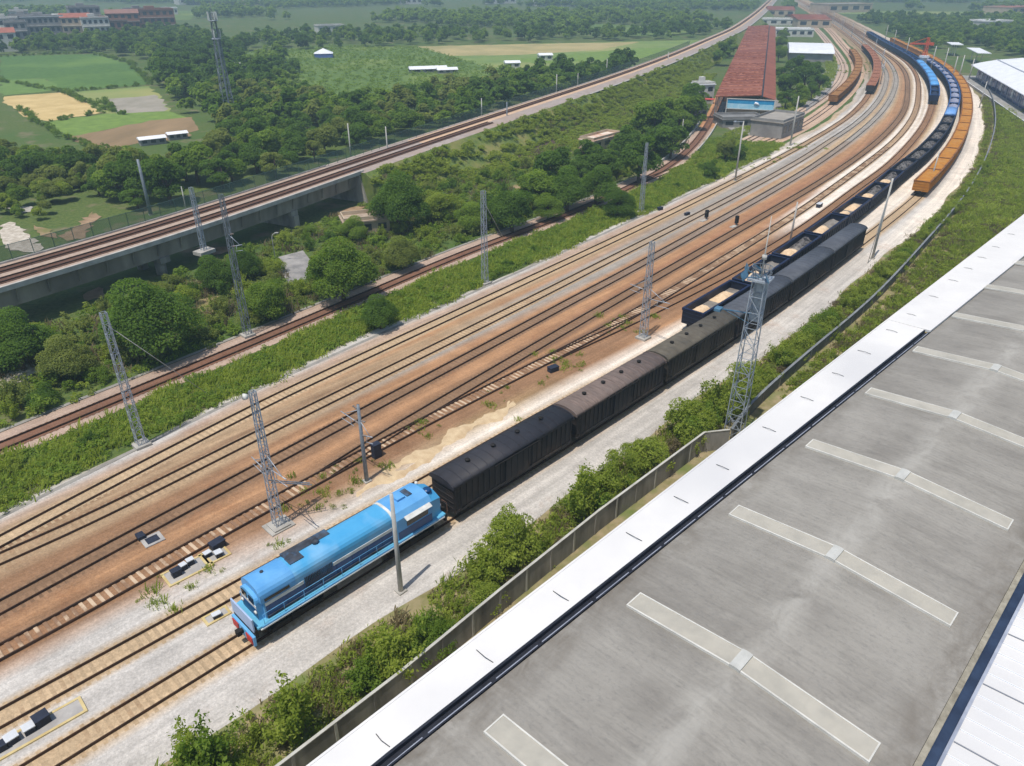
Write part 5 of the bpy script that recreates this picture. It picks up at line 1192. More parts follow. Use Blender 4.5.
block("grey_workshop", at(776, 133, 0), R(52), 17, 9, 4.2, m_bg, mat("pale_grey_roof", C(160,154,144), C(140,134,126), .4, 5, .9), "grey workshop with stained walls beside the leftmost curved track", "workshop", 4, 1, None)
block("grey_canopy", at(738, 125, 0), R(6), 13, 8, 2.2, m_bg, m_gshed, "flat grey-roofed canopy building under the blue banner", "canopy building", 3, 1, None)
block("platform_hut", at(694, 119, 0), R(40), 6, 5, 3.2, m_bg, m_gshed, "small grey hut left of the branch track in front of the red roof", "hut", 2, 1, None)
# white kerb wall along the branch bend
p0 = TR['BR'].near((39, 183)); p1 = TR['BR'].near((60, 236))
wk = MB().sweep(TR['BR'].line(p0, p1, 0, 2.75), [(-.15,-.2),(.15,-.2),(.15,.75),(-.15,.75)][::-1]).build("kerb_wall", m_cop); fixn(wk); tag(wk, "low white wall along the bend of the branch track, on the tree side", "wall")
wk = MB().sweep(TR['BR'].line(p0+16, p1+30, 0, -2.45), [(-.15,-.2),(.15,-.2),(.15,.6),(-.15,.6)][::-1]).build("kerb_wall", m_cop); fixn(wk); tag(wk, "low white wall along the bend of the branch track, on the yard side", "wall")
# station hall at the right edge
SA = math.atan2(86, 29.7); so2 = Vector((164.9, 253.3, 0))
st = empty("station_hall", so2, SA, "long station hall with a curved white roof and dark blue glazing at the right edge", "station hall")
Ls0, Ls1 = -70, 92
fixn(MB().extrude([(0,6.0),(-3,6.9),(-9,8.2),(-18,9.2),(-28,9.4),(-28,9.1),(-18,8.9),(-9,7.9),(-3,6.6),(0,5.75)], Ls0, Ls1).build("roof", m_rwht, st))
fixn(MB().extrude([(-8.9,8.35),(-9.3,8.45),(-9.3,8.3),(-8.9,8.2)], Ls0, Ls1+.05).build("roof_step", mat("roof_step_grey", C(150,156,168), rough=.7), st))  # narrow blue-grey strip along the bend of the roof
MB().box(Ls0, Ls1-6, -27, -2.2, .9, 5.7).build("glazing", mat("blue_glazing", C(34,66,124), C(26,52,104), .3, 3, .2, spec=.6), st)
q = MB()
for x in np.arange(Ls0, Ls1-5, 9): q.box(x-.1, x+.1, -2.19, -2.1, .3, 5.75)
q.build("mullions", m_lw, st)
for k, x in enumerate(np.arange(Ls0+2, Ls1-10, 9)): MB().box(x, x+2.4, -2.18, -2.05, 2.2, 4.6).build("pale_panel", m_lav if k % 2 else m_lw, st)
MB().box(Ls0, Ls1+8, -28, 2.6, -.3, .9).build("platform", m_rgry, st)
MB().box(Ls0, Ls1+8, 2.35, 2.62, .905, .96).build("platform_edge", m_rwht, st)
MB().box(Ls1-5.5, Ls1-.5, -25, -3, .9, 6.4).build("end_wall", m_bw, st)
for x, y, w, l in ((975,63,30,"small white platform roof behind the station hall, wider one"), (952,55,16,"small white platform roof left of the station hall, narrower one")):
    r = empty("platform_roof", at(x, y), SA, l, "platform roof", "small platform roofs"); MB().box(-w/2, w/2, -3, 3, 5.6, 5.9).build("roof", m_rwht, r)
    for k in (-.4, 0, .4): MB().box(w*k-.15, w*k+.15, -.15, .15, -.2, 5.6).build("column", m_bw, r)
# orange-red crane
m_crane = mat("orange_red_crane", C(214,96,62), C(196,82,52), .6, 3, .6)
cr = empty("crane", at(921, 69), R(100), "orange-red crane on a pale pedestal beside the far blue train", "crane")
MB().box(-1.8,1.8,-1.8,1.8,-.2,8).build("pedestal", m_bw, cr); MB().box(-2.6,2.6,-2.6,2.6,8,9.6).build("cab", m_rwht, cr)
q = MB()
for i, j in ((-1,-1),(1,-1),(1,1),(-1,1)): q.beam((i*1.1, j*1.1, 9.6), (i*.5, j*.5, 22), .35)
for k in range(6): q.beam((-1+.09*k, -1+.09*k, 9.6+k*2), (1-.09*k, -1+.09*k, 11.6+k*2), .2); q.beam((1-.09*k, 1-.09*k, 9.6+k*2), (1-.09*k, -1+.09*k, 11.6+k*2), .2)
q.build("tower", m_crane, cr)
cr.scale = (.62, .62, .62)
q = MB(); q.beam((0, -3, 17.5), (0, 14, 18.0), 1.0, 1.2); q.beam((0, 0, 22), (0, 13, 18.4), .25); q.beam((0, 0, 22), (0, -3, 17.8), .25); q.box(-1.1,1.1,-5,-2.6,16.4,18.4); q.build("jib", m_crane, cr)
# poles around the station
GS = "light poles around the station"
for x, y, h, l in ((893,46,9,"pale light pole left of the crane, farthest of the row"),(905,58,10,"pale light pole just left of the crane"),(930,72,11,"pale light pole just right of the crane"),(941,78,12,"pale light pole right of the crane, nearest to the orange train"),(951,82,10,"thin pole between the crane and the station hall"),(957,84,11,"second thin pole between the crane and the station hall"),(968,82,9,"thin pole at the far end of the station hall"),(885,40,9,"far pole where the blue and orange trains meet")):
    pole((x, y), h, l, .22, group=GS, feet=False)
# poles beside the far tracks
GFp = "poles along the far curve of the tracks"
for i, (s, o_) in enumerate(((330,4.2),(390,4.6),(450,4.2),(520,4.5),(590,4.2),(660,4.4),(740,4.4))):
    t = S0 + s; P_ = T1P.p(t+10); d = T1P.d(t+10); p = (P_[0]-d[1]*-2.4, P_[1]+d[0]*-2.4)
    r = empty("pole", (p[0], p[1], 0), AX, "thin grey pole between the first two tracks, %s along the far curve" % ordinal(i), "pole", GFp); MB().tube([(0,0,0),(0,0,9)], [.16,.1], 8).build("shaft", m_galv, r); cantilever(r, 6.4, 2.2, R(160))
# ------------------------------------------------------------------ vegetation
LD = leafmat("leaf_dark", (.066,.125,.020,1), (.165,.265,.046,1))
LM = leafmat("leaf_mid", (.115,.190,.026,1), (.250,.345,.058,1))
LL = leafmat("leaf_light", (.185,.250,.036,1), (.350,.410,.075,1))
LO = leafmat("leaf_olive", (.145,.185,.040,1), (.280,.320,.085,1))
LY = leafmat("leaf_dry", (.150,.125,.070,1), (.280,.235,.130,1))
m_bark = mat("bark", C(108,92,76), C(82,70,58), 3, 5, .95, bump=.4)
def leaves(cen, out, size, g, droop=.25):
    """rhombic leaf clusters at cen, facing roughly out"""
    n = len(cen); nr = out + g.normal(0, .75, (n, 3)); nr[:, 2] += .75; nr /= np.linalg.norm(nr, axis=1)[:, None]
    a = np.cross(nr, g.normal(0, 1, (n, 3))); a /= np.linalg.norm(a, axis=1)[:, None] + 1e-9; b = np.cross(nr, a)
    s = size*g.uniform(.65, 1.35, (n, 1)); w = g.uniform(.38, .62, (n, 1))
    V = np.stack([cen - a*s*.5, cen + b*s*w*.5 + nr*s*.06, cen + a*s*.5 - nr*s*droop*.4, cen - b*s*w*.5 + nr*s*.06], 1).reshape(-1, 3)
    return V, np.arange(4*n).reshape(n, 4)
def crown(Rr, zc, rz, nl, size, seed, nlobe=20, spread=.62):
    g = np.random.default_rng(seed); C_, O_, T_ = [], [], []
    for k in range(nlobe):
        u = g.normal(0, 1, 3); u /= np.linalg.norm(u); u[2] = abs(u[2])*1.15 - .6 if k > 3 else u[2]
        rad = g.uniform(.2, .46)*Rr; c = np.array([u[0]*Rr*spread, u[1]*Rr*spread, zc + u[2]*rz*.75])
        m = int(nl/nlobe*(rad/(.38*Rr))**2); d = g.normal(0, 1, (m, 3)); d /= np.linalg.norm(d, axis=1)[:, None]
        d[:, 2] = np.where(d[:, 2] < -.35, -d[:, 2], d[:, 2])
        r = rad*(g.uniform(.55, 1.08, (m, 1))**.6)
        p = c + d*r*np.array([1, 1, .8]); C_.append(p); O_.append(d + .35*(p - [0, 0, zc])/Rr); T_.append(np.clip(g.uniform(.2, .7) + g.normal(0, .16, m), 0, 1))
    cen, out, tn_ = np.concatenate(C_), np.concatenate(O_), np.concatenate(T_)
    V, Fq = leaves(cen, out, size, g); return V, Fq, tn_
def asmesh(name, d, m):
    o = npmesh(name, d[0], d[1], m, d[2]); me = o.data; bpy.data.objects.remove(o); return me
def trunkmesh(h, r, sp, seed):
    q = random.Random(seed); m_ = MB(); m_.tube([(0,0,-.3),(.1,.05,h*.4),(q.uniform(-.2,.2),q.uniform(-.2,.2),h*.75)], [r*1.3, r, r*.6], 8)
    for k in range(5):
        a = k*1.26 + q.uniform(-.4,.4); m_.tube([(.05,.03,h*(.3+.06*k)),(sp*.5*math.cos(a), sp*.5*math.sin(a), h*(.55+.05*k)),(sp*math.cos(a), sp*math.sin(a), h*(.78+.04*k))], [r*.55, r*.38, r*.15], 6)
    o = m_.build("trunk", m_bark); me = o.data; bpy.data.objects.remove(o); return me
def spray(seed, nst=34, H=2.3, R_=1.5, lf=.17, per=120):
    g_ = np.random.default_rng(seed); C_, O_, T_ = [], [], []
    for k in range(nst):
        a = g_.uniform(0, 6.28); tl = g_.uniform(.1, .95); h = H*g_.uniform(.45, 1.0)*(1 - .35*tl); b = g_.normal(0, .3, 2)
        u = g_.uniform(.3, 1.0, per)**.8; r = R_*tl*u**1.3
        p = np.stack([b[0] + np.cos(a)*r, b[1] + np.sin(a)*r, h*u], 1) + g_.normal(0, .10 + .05*tl, (per, 3)); p[:, 2] = np.maximum(p[:, 2], .03)
        C_.append(p); O_.append(np.stack([np.cos(a)*.5 + 0*u, np.sin(a)*.5 + 0*u, .5 + 0*u], 1) + g_.normal(0, .3, (per, 3))); T_.append(np.clip(g_.uniform(.15, .75) + g_.normal(0, .15, per) + .15*(u-.6), 0, 1))
    V, Fq = leaves(np.concatenate(C_), np.concatenate(O_), lf, g_); return V, Fq, np.concatenate(T_)
# prototypes at size radius 5 m, height about 9.8 m
BIGD = [crown(5, 4.7, 4.4, 26000, .31, 100+i, 34) for i in range(3)]
MIDD = [crown(5, 5.0, 4.2, 6500, .60, 200+i, 18) for i in range(3)]
FARD = [crown(5, 5.2, 4.2, 700, 1.7, 300+i, 12) for i in range(3)]
VFAR = [crown(5, 4.6, 4.4, 170, 3.2, 350+i, 8) for i in range(3)]
SHRD = [crown(1.5, 1.0, 1.15, 4600, .14, 400+i, 22, .8) for i in range(4)]
CLMD = [crown(.8, .32, .38, 90, .24, 500+i, 6, .7) for i in range(4)]
def tuft(seed, n=46, r=.75, h=.62):
    g_ = np.random.default_rng(seed); b = np.zeros((n, 3)); b[:, :2] = g_.normal(0, r*.5, (n, 2)); a = g_.uniform(0, 6.28, n); ln = g_.uniform(.5, 1.1, n)*h
    tip = b + np.stack([np.cos(a)*ln*.6, np.sin(a)*ln*.6, ln], 1); w = np.stack([-np.sin(a), np.cos(a), 0*a], 1)*.055; mid = (b*.45 + tip*.55) + np.array([0, 0, .1])
    V = np.stack([b - w*.6, b + w*.6, mid + w, tip], 1); V[:, 3] = tip; V = np.stack([V[:, 0], V[:, 1], V[:, 2], tip], 1).reshape(-1, 3)
    return V, np.arange(4*n).reshape(n, 4), np.clip(g_.uniform(.2, .8, n), 0, 1)
TFTD = [tuft(600+i) for i in range(5)]
BIG = [asmesh("crown", d, LD) for d in BIGD]; MID = [asmesh("crown", d, LD) for d in MIDD]; FARM = [asmesh("crown", d, LD) for d in FARD]
SPRD = [spray(700+i) for i in range(4)] + [spray(710+i, 18, 2.7, 1.1, .17, 110) for i in range(2)]; SHRL = [crown(1.5, 1.0, 1.1, 900, .30, 420+i, 14, .8) for i in range(4)] + [spray(730+i, 22, 2.2, 1.5, .32, 34) for i in range(3)]
SHR = [asmesh("shrub", d, LM) for d in SHRD + SPRD + SPRD]
TRK = [trunkmesh(7.5, .28, 2.6, i) for i in range(3)]
def child(name, me, par, m=None):
    o = bpy.data.objects.new(name, me); COL.objects.link(o); o.parent = par
    if m: o.material_slots[0].link = 'OBJECT'; o.material_slots[0].material = m
    return o
def tree(p, r, label, group=None, m=LD, hs=1.0, cls=None, trunk=True):
    p = Vector((p[0], p[1], 0)); D = math.hypot(p.x, p.y)
    t = empty("tree", p, random.uniform(0, 6.28), label, "tree", group); s = r/5; t.scale = (s, s, s*hs)
    L = cls or (BIG if D < 150 else MID if D < 290 else FARM)
    child("crown", random.choice(L), t, m)
    if trunk: child("trunk", random.choice(TRK), t)
    return t
def shrub(p, r, label, group, m=LM, hs=1.0):
    o = bpy.data.objects.new("shrub", random.choice(SHR)); COL.objects.link(o); o.location = (p[0], p[1], 0); s = r/1.5; o.scale = (s, s, s*hs); o.rotation_euler = (0, 0, random.uniform(0, 6.28))
    o.material_slots[0].link = 'OBJECT'; o.material_slots[0].material = m
    return tag(o, label, "shrub", group)
def bake(name, protos, pos, sc, m, g, hs=None, dt=.12):
    Vs, Fs, Ts, o_ = [], [], [], 0; pos = np.asarray(pos, float)
    for i, p in enumerate(pos):
        V, Fq, tn_ = protos[g.integers(len(protos))]; a = g.uniform(0, 6.28); c, s = math.cos(a), math.sin(a); k = sc[i]
        X = (V[:, 0]*c - V[:, 1]*s)*k + p[0]; Y = (V[:, 0]*s + V[:, 1]*c)*k + p[1]; Z = V[:, 2]*k*(hs[i] if hs is not None else 1) + (p[2] if len(p) > 2 else 0)
        Vs.append(np.stack([X, Y, Z], 1)); Fs.append(Fq + o_); o_ += len(V); Ts.append(np.clip(tn_ + g.normal(0, dt), 0, 1))
    o = npmesh(name, np.concatenate(Vs), np.concatenate(Fs), m, np.concatenate(Ts)); o["kind"] = "stuff"; return o
hedge = []
def inpoly(x, y, P_):
    c = False; n = len(P_); j = n-1
    for i in range(n):
        if (P_[i][1] > y) != (P_[j][1] > y) and x < (P_[j][0]-P_[i][0])*(y-P_[i][1])/(P_[j][1]-P_[i][1]) + P_[i][0]: c = not c
        j = i
    return c
def topx(X, Y, Z=0):
    dz = Z-HC; d = Y*cp - dz*sp; u = Y*sp + dz*cp; return 512 + F*X/d, 383 - F*u/d
def pdist(P_, p):
    q = P_.q; a = q[:-1]; b = q[1:]; ab = b-a; t = np.clip(((p-a)*ab).sum(1)/((ab**2).sum(1)+1e-9), 0, 1); return np.sqrt((((a + ab*t[:, None]) - p)**2).sum(1).min())
def clear(p, v=14.5, br=4.2, yd=6.0):
    p = np.array(p[:2]); D = math.hypot(*p)
    if pdist(VP, p) < (v if VP.near(p) > tab else min(v, 8.5)): return False
    if pdist(TR['BR'], p) < br or pdist(TR['L1'], p) < br+1 or pdist(TR['L2'], p) < br+1: return False
    for k in ('T1', 'T3', 'T5', 'T7', 'T8'):
        if pdist(TR[k], p) < yd: return False
    return True
def scatter(poly, step, g, keep=1.0, excl=True, margin=60, fn=clear):
    """jittered grid of world points whose picture position lies in the polygon"""
    W = [at(x, max(y, .5)) for x, y in poly]; x0, x1 = min(w.x for w in W), max(w.x for w in W); y0, y1 = min(w.y for w in W), max(w.y for w in W); out = []
    for X in np.arange(x0, x1, step):
        for Y in np.arange(y0, y1, step):
            a, b = X + g.uniform(-.45, .45)*step, Y + g.uniform(-.45, .45)*step
            if g.random() > keep: continue
            px = topx(a, b)
            if not inpoly(*px, poly): continue
            if excl and any(inpoly(*px, q) for q in SHEETS): continue
            if fn and not fn((a, b)): continue
            out.append((a, b))
    return out
g = np.random.default_rng(11)
# --- single trees one can point to
NT = [(150,318,5.6,LD,"big round dark green tree in front of the viaduct, behind the leaning lattice mast"), (340,268,5.4,LM,"broad mid-green tree right of the small asphalt patch"),
 (397,203,5.8,LD,"dense dark round tree below the end of the viaduct, against the embankment"), (266,296,3.6,LM,"leafy tree left of the small asphalt patch, by the tallest lattice mast"),
 (380,312,2.7,LD,"dark bushy tree standing alone in the green verge between branch track and yard"), (512,208,4.8,LD,"dark tree right of the slender lattice mast, below the dark trench"),
 (568,190,4.6,LD,"dark tree in front of the stained white shed, left of a pair"), (596,186,4.4,LD,"dark tree in front of the stained white shed, right of a pair"), (640,160,5.6,LD,"large dark tree beside the branch track, left of the white-edged bend"),
 (655,120,6.2,LM,"flat-topped bright green tree under the embankment"), (690,112,5.6,LM,"bright spreading tree just left of the white two-storey cabin"), (672,140,5.0,LD,"dark tree between the bright spreading trees and the branch bend"),
 (14,342,4.2,LD,"dark tree at the left picture edge below the viaduct"), (66,356,3.2,LO,"olive bushy tree at lower left, right of the pale rubble"), (402,252,3.2,LO,"olive-green tree below the dark round one by the embankment"),
 (352,228,2.6,LM,"small tree beside the low shelter"), (215,272,3.0,LD,"dark tree right of the first viaduct pier"), (548,205,3.2,LM,"mid-green tree next to the tiny white-framed hut"),
 (618,200,3.6,LD,"dark tree close to the branch track, left of the slim lattice mast"), (712,168,2.6,LD,"dark bush-like tree in the fork of the junction"), (726,150,3.0,LO,"small pale tree in front of the flat grey canopy"), (470,215,3.4,LM,"leafy tree left of the slender lattice mast"),
 (440,205,3.6,LL,"light green tree right of the dense dark round one"), (243,262,2.8,LD,"dark tree under the viaduct left of the street lamp"), (535,178,2.4,LL,"small light green tree by the dark trench"), (605,162,3.6,LM,"mid-green tree right behind the stained white shed"),
 (630,140,5.2,LD,"dark tree right of the stained white shed"), (580,166,3.2,LD,"dark low tree left of the stained white shed"), (738,152,2.6,LD,"dark round tree between the lamp pole and the grey workshop")]
for x, y, r, m_, l in NT:
    p = at(x, y, r*.9); tree(p, r, l, None, m_, random.uniform(.85, 1.0))
for x, y in scatter([(470,232),(500,205),(540,196),(575,176),(620,160),(650,132),(690,108),(704,118),(692,146),(640,176),(600,196),(540,220)], 6.2, g, .85, fn=lambda p: clear(p, 15, 5.2)):
    tree((x, y), g.uniform(3.2, 5.2), "leafy tree merged into the dark belt on the left of the branch track", "trees of the dark belt beside the branch track", (LD, LD, LM)[int(g.integers(3))], g.uniform(.85, 1.1), cls=MID)
# clump right of the red hall
for x, y, r, l in ((806,78,6.0,"largest dark tree in the clump between the red hall and the curved siding"),(790,88,5.0,"dark tree at the lower left of the clump by the red hall"),(820,84,4.6,"dark tree at the right edge of the clump by the red hall"),(800,96,4.2,"mid-green tree at the bottom of the clump by the red hall"),(786,100,3.6,"pale bushy tree at the lower left corner of the clump by the red hall"),(796,68,5.2,"dark tree at the top of the clump by the red hall"),(815,70,4.6,"dark tree at the upper right of the clump by the red hall"),(783,75,4.2,"dark tree touching the side of the red hall"),(812,93,3.4,"small dark tree above the parking strip by the clump"),(781,45,4.5,"green tree beside the long red roof, farther back"),(784,36,4.8,"green tree beside the long red roof, farthest back"),(779,55,4.2,"green tree beside the long red roof, nearest of three")):
    tree(at(x, y, r*.8), r, l, "trees beside the red freight hall", LM if 'green' in l else LD, cls=MID)
# --- woods: nearest ones single things, the rest one mass
W1 = [(-70,176),(0,156),(50,172),(110,174),(180,170),(216,156),(226,132),(192,100),(160,84),(165,62),(200,46),(250,50),(262,80),(300,100),(345,112),(430,95),(520,92),(560,82),(640,66),(600,84),(540,100),(470,122),(400,140),(330,165),(250,190),(150,218),(120,200),(60,196),(0,200),(-70,215)]
wood = scatter(W1, 6.6, g, .93); wood.sort(key=lambda p: math.hypot(*p))
for i, p in enumerate(wood[:215]):
    r = g.uniform(3.0, 5.2); D = math.hypot(*p)
    tree(p, r, "leafy tree in the dense wood between the fields and the elevated line", "trees of the dense wood behind the elevated line", (LD, LM, LD, LO)[int(g.integers(4))], g.uniform(.8, 1.05), cls=MID if D < 230 else FARM, trunk=D < 200)
rest = wood[215:]; bake("far_wood", FARD, rest, g.uniform(.65, 1.1, len(rest)), LD, g, g.uniform(.8, 1.1, len(rest)))
print("wood", len(wood))
scr = scatter([(-30,160),(60,165),(150,185),(150,215),(150,232),(100,238),(60,226),(0,214),(-30,224)], 3.0, g, .9)
for p in scr[:110]: tree(p, g.uniform(1.4, 2.6), "low shrub-like tree in the scrub at the left edge behind the viaduct", "scrub trees behind the viaduct", (LO, LM, LL)[int(g.integers(3))], 1, cls=MID, trunk=False)
# scrub between viaduct and branch track
S2 = [(-30,308),(60,288),(150,266),(200,276),(250,222),(300,222),(345,196),(420,172),(450,185),(520,165),(560,178),(640,140),(690,112),(712,122),(690,148),(640,178),(580,203),(520,226),(440,259),(380,282),(330,302),(250,338),(160,372),(100,394),(0,438),(-30,446)]
s2 = scatter(S2, 2.9, g, .72, fn=lambda p: clear(p, 7.0, 3.6))
s2.sort(key=lambda p: math.hypot(*p)); big = s2[::2][:150]
for p in big: shrub(p, g.uniform(1.0, 2.1), "leafy shrub in the scrub between the viaduct line and the branch track", "shrubs between viaduct and branch track", (LM, LO, LL, LD)[int(g.integers(4))], g.uniform(.8, 1.2))
rs = [p for p in s2 if p not in set(big)]; bake("scrub", SHRL, rs[::2], g.uniform(.5, 1.2, len(rs)), LM, g); bake("scrub", SHRL, rs[1::2], g.uniform(.5, 1.1, len(rs)), LO, g)
# --- shrubs between the gravel path and the panel wall
BW = Path(FW + [(20,61.5),(24.6,66.4),(30.5,73.4),(38.3,82.3),(49.7,94.9),(61.9,110.4),(77.7,130.8),(93,150.9),(114.4,182),(142.3,226.7),(158,255),(173.9,284.1),(190,318)])
GSH = "shrubs between the gravel path and the boundary wall"
ns_ = 0
shl = []
t = S0 - 12.0
while t < S0 + 215:
    P_ = B8.p(t); d = B8.d(t); nn = np.array([-d[1], d[0]]); w = BW.cross(P_, -nn)
    w = w if w is not None else 11.0
    s = t - S0
    for k in range(2):
        o = g.uniform(6.9 if s < 60 else 7.4, max(w - .9, 8.2)); pt = P_ - nn*o
        if s > 95 and g.random() < .15: continue
        if 18 < s < 24 and o < 9: continue
        shl.append((pt, o, w, s))
    t += 1.75 if s < 90 else 2.6
for pt, o, w, s in shl:
    r = (g.uniform(.6, 1.1) if g.random() < .5 else g.uniform(1.7, 2.6)) if s < 75 else g.uniform(1.0, 1.9)
    if o > w-1.6: r = min(r, 1.5)
    side = "hard against the wall" if o > w-2.2 else ("on the edge of the gravel path" if o < 8.2 else "in the middle of the strip")
    dry = math.sin(s*.31 + .6) + .6*math.sin(s*.83) < -.85
    if dry and g.random() < .35: continue
    if dry: shrub(pt, r*.62, "half-dry straw-coloured shrub %s between train and boundary wall" % side, GSH, (LY, LO, LY)[int(g.integers(3))], g.uniform(.6, .9)); continue
    shrub(pt, r, "leafy green shrub %s between train and boundary wall" % side, GSH, (LM, LL, LL, LL, LL)[int(g.integers(5))], g.uniform(.9, 1.4) if s < 75 else g.uniform(.7, 1.2))
print("shrubs", len(shl))
# --- ground cover: one mass each
def cover(name, pts, lo, hi, m, hs=(.6, 1.3), PR=None):
    if len(pts): bake(name, PR or CLMD, pts, g.uniform(lo, hi, len(pts)), m, g, g.uniform(*hs, len(pts)), .2)
v1 = []; v1b = []
B_ = TR['BR']; t = 12.0
while t < B_.near((52, 215)):
    P_ = B_.p(t); d = B_.d(t); nn = np.array([d[1], -d[0]]); w = TR['T1'].cross(P_, nn); w = 16 if w is None else w
    for k in range(int(w*1.0)+2):
        o = g.uniform(2.9 + .5*math.sin(t*.3), max(w - 4.2 - .6*math.sin(t*.21), 3.4)); (v1 if g.random() < .4 else v1b).append(P_ + nn*o + d*g.uniform(-.5, .5))
    t += .75
v1 = np.array(v1); v1b = np.array(v1b)
cover("verge_plants", v1, .6, 1.3, LM); cover("verge_plants", v1b[::2], .5, 1.15, LL); cover("verge_grass", v1b[1::2], .9, 1.5, LL, PR=TFTD)
vs2 = v1[g.choice(len(v1), 60, replace=False)]
for p in vs2:
    if TR['T1'].near(p) < 100 or g.random() < .4:
        if pdist(TR['T1'], p) > 5.4 and pdist(B_, p) > 3.8: shrub(p, g.uniform(.8, 1.4), "leafy bush in the green verge between the branch track and the yard", "bushes of the green verge", (LM, LD, LL)[int(g.integers(3))], .9)
a3, a4 = [], []
for q in range(16000):
    t = S0 + g.uniform(-14, 330); P_ = B8.p(t); d = B8.d(t); nn = np.array([-d[1], d[0]]); w = BW.cross(P_, -nn); w = w if w is not None else 13
    o = g.uniform(6.0, w + 13); p = P_ - nn*o
    if abs(o - w) < .8: continue
    lx, ly = wl((p[0], p[1], 9))
    if o > w and ly < 4.4: continue
    s = t - S0
    if o < w: (a3 if g.random() < .5 else a4).append(p)
    elif s > 70: (a4 if g.random() < .6 else a3).append(p)
a3, a4 = np.array(a3), np.array(a4); h3, h4 = len(a3)//2, len(a4)//3
cover("strip_weeds", a3[:h3], .45, .9, LO); cover("strip_weeds", a4[h4:], .55, 1.1, LL); cover("strip_grass", a3[h3:], .7, 1.2, LY, PR=TFTD); cover("strip_grass", a4[:h4], .8, 1.3, LL, PR=TFTD)
def cl2(p): return clear(p, 6.4, 3.4, 5.6)
c5 = scatter([(-30,300),(120,270),(260,218),(345,190),(400,165),(500,140),(620,110),(700,80),(715,90),(700,140),(640,178),(520,226),(380,282),(250,338),(100,394),(0,438),(-30,446)], 1.45, g, .85, fn=cl2)
def zs(p):
    d_ = pdist(VP, np.array(p)); return 0 if VP.near(p) < tab else max(0, min(VZ-.1, (13.2-d_)/(13.2-6)*VZ))
c5 = np.array([(x, y, zs((x, y))) for x, y in c5]); k = g.random(len(c5))
cover("scrub_ground", c5[k < .3], .8, 1.7, LO); cover("scrub_ground", c5[(k >= .3) & (k < .62)], .8, 1.7, LM); cover("scrub_ground", c5[(k >= .62) & (k < .86)], .8, 1.6, LL); cover("scrub_grass", c5[k >= .86], 1.2, 2.0, LY, PR=TFTD)
c6 = scatter([(960,98),(1024,112),(1024,220),(960,235),(930,250),(905,272),(985,165),(998,130)], 1.5, g, .95, excl=False, fn=lambda p: clear(p, 1, 1, 7) and pdist(BW, np.array(p)) > 1.5 and wl((p[0], p[1], 9))[1] > 4.5)
c6 = np.array(c6); k = g.random(len(c6)); cover("bank_grass", c6[k < .6], .8, 1.6, LL); cover("bank_grass", c6[(k >= .6) & (k < .8)], .8, 1.6, LO); cover("bank_grass", c6[k >= .8], 1.4, 2.4, LL, PR=TFTD)
weeds = []
for x, y, n_, r_ in ((160,592,16,1.3),(208,574,8,.8),(330,490,34,2.0),(375,470,14,1.2),(560,362,26,1.6),(575,370,12,1.0),(622,325,36,1.8),(430,430,16,1.6),(500,395,18,2.0),(270,545,5,.9),(300,505,7,1.0),(740,165,30,3),(765,158,20,3),(800,148,24,3),(850,72,30,5),(856,64,30,5),(880,70,10,4)):
    c = at(x, y)
    for k in range((n_+1)//2 if y > 300 else n_): weeds.append((c.x + g.normal(0, r_), c.y + g.normal(0, r_), .08))
weeds = np.array(weeds); cover("track_weeds", weeds[::2], .25, .5, LO); cover("track_weeds", weeds[1::2], .5, .9, LL, PR=TFTD)
lime = []
P_ = TR['L1']
for t in np.arange(60, 330, .9):
    q = P_.p(t); d = P_.d(t); nn = np.array([-d[1], d[0]])
    for k in range(3): lime.append(q + nn*g.uniform(2.8, 7.5))
cover("bright_bank", np.array(lime), .8, 1.5, LL)
# --- far belts of trees, one mass
BEL = [[(200,47),(280,38),(420,33),(560,36),(700,30),(740,26),(742,36),(700,39),(560,42),(420,45),(300,51),(210,56)], [(0,30),(0,22),(60,30),(170,33),(230,40),(200,50),(160,62),(95,53),(0,55)],
       [(870,34),(930,28),(985,34),(1024,34),(1090,36),(1090,66),(1024,60),(968,46),(930,52),(900,42)], [(855,19),(1024,22),(1090,25),(1090,33),(985,32),(900,27),(850,25)], [(240,72),(262,60),(285,60),(300,75),(295,95),(255,92)], [(505,82),(560,76),(620,70),(640,66),(600,84),(530,96)],
       [(745,34),(760,22),(768,28),(752,40),(735,60),(720,72),(712,66)], [(152,70),(165,64),(176,92),(196,108),(206,124),(196,128),(176,108),(156,86)]]
fb_ = []
for ib, P_ in enumerate(BEL): fb_ += scatter(P_, 7.5 if ib else 9, g, .85 if ib else .6, excl=False, fn=lambda p: clear(p, 13, 5, 9))
h_ = len(fb_)//2; g.shuffle(fb_); bake("tree_belt", FARD, fb_[:h_], g.uniform(.55, 1.05, h_), LD, g); bake("tree_belt", FARD, fb_[h_:], g.uniform(.5, .95, len(fb_)-h_), LM, g)
sl2 = scatter([(360,196),(400,168),(500,138),(600,106),(690,72),(716,76),(702,96),(640,124),(560,156),(450,194),(370,214)], 1.9, g, .8, fn=lambda p: clear(p, 6.6, 4))
for t_ in np.arange(tab + 1, tab + 400, 1.0 ):
    for k_ in range(3):
        q_ = VP.p(t_) - np.array([-VP.d(t_)[1], VP.d(t_)[0]])*g.uniform(6.8, 14.5) + g.normal(0, .4, 2)
        if g.random() < .8 and pdist(TR['BR'], q_) > 5: sl2.append(tuple(q_))
bake("slope_bushes", SHRL, [(x, y, zs((x, y))) for x, y in sl2], g.uniform(.4, 1.0, len(sl2)), LL, g, g.uniform(.6, 1.0, len(sl2)))
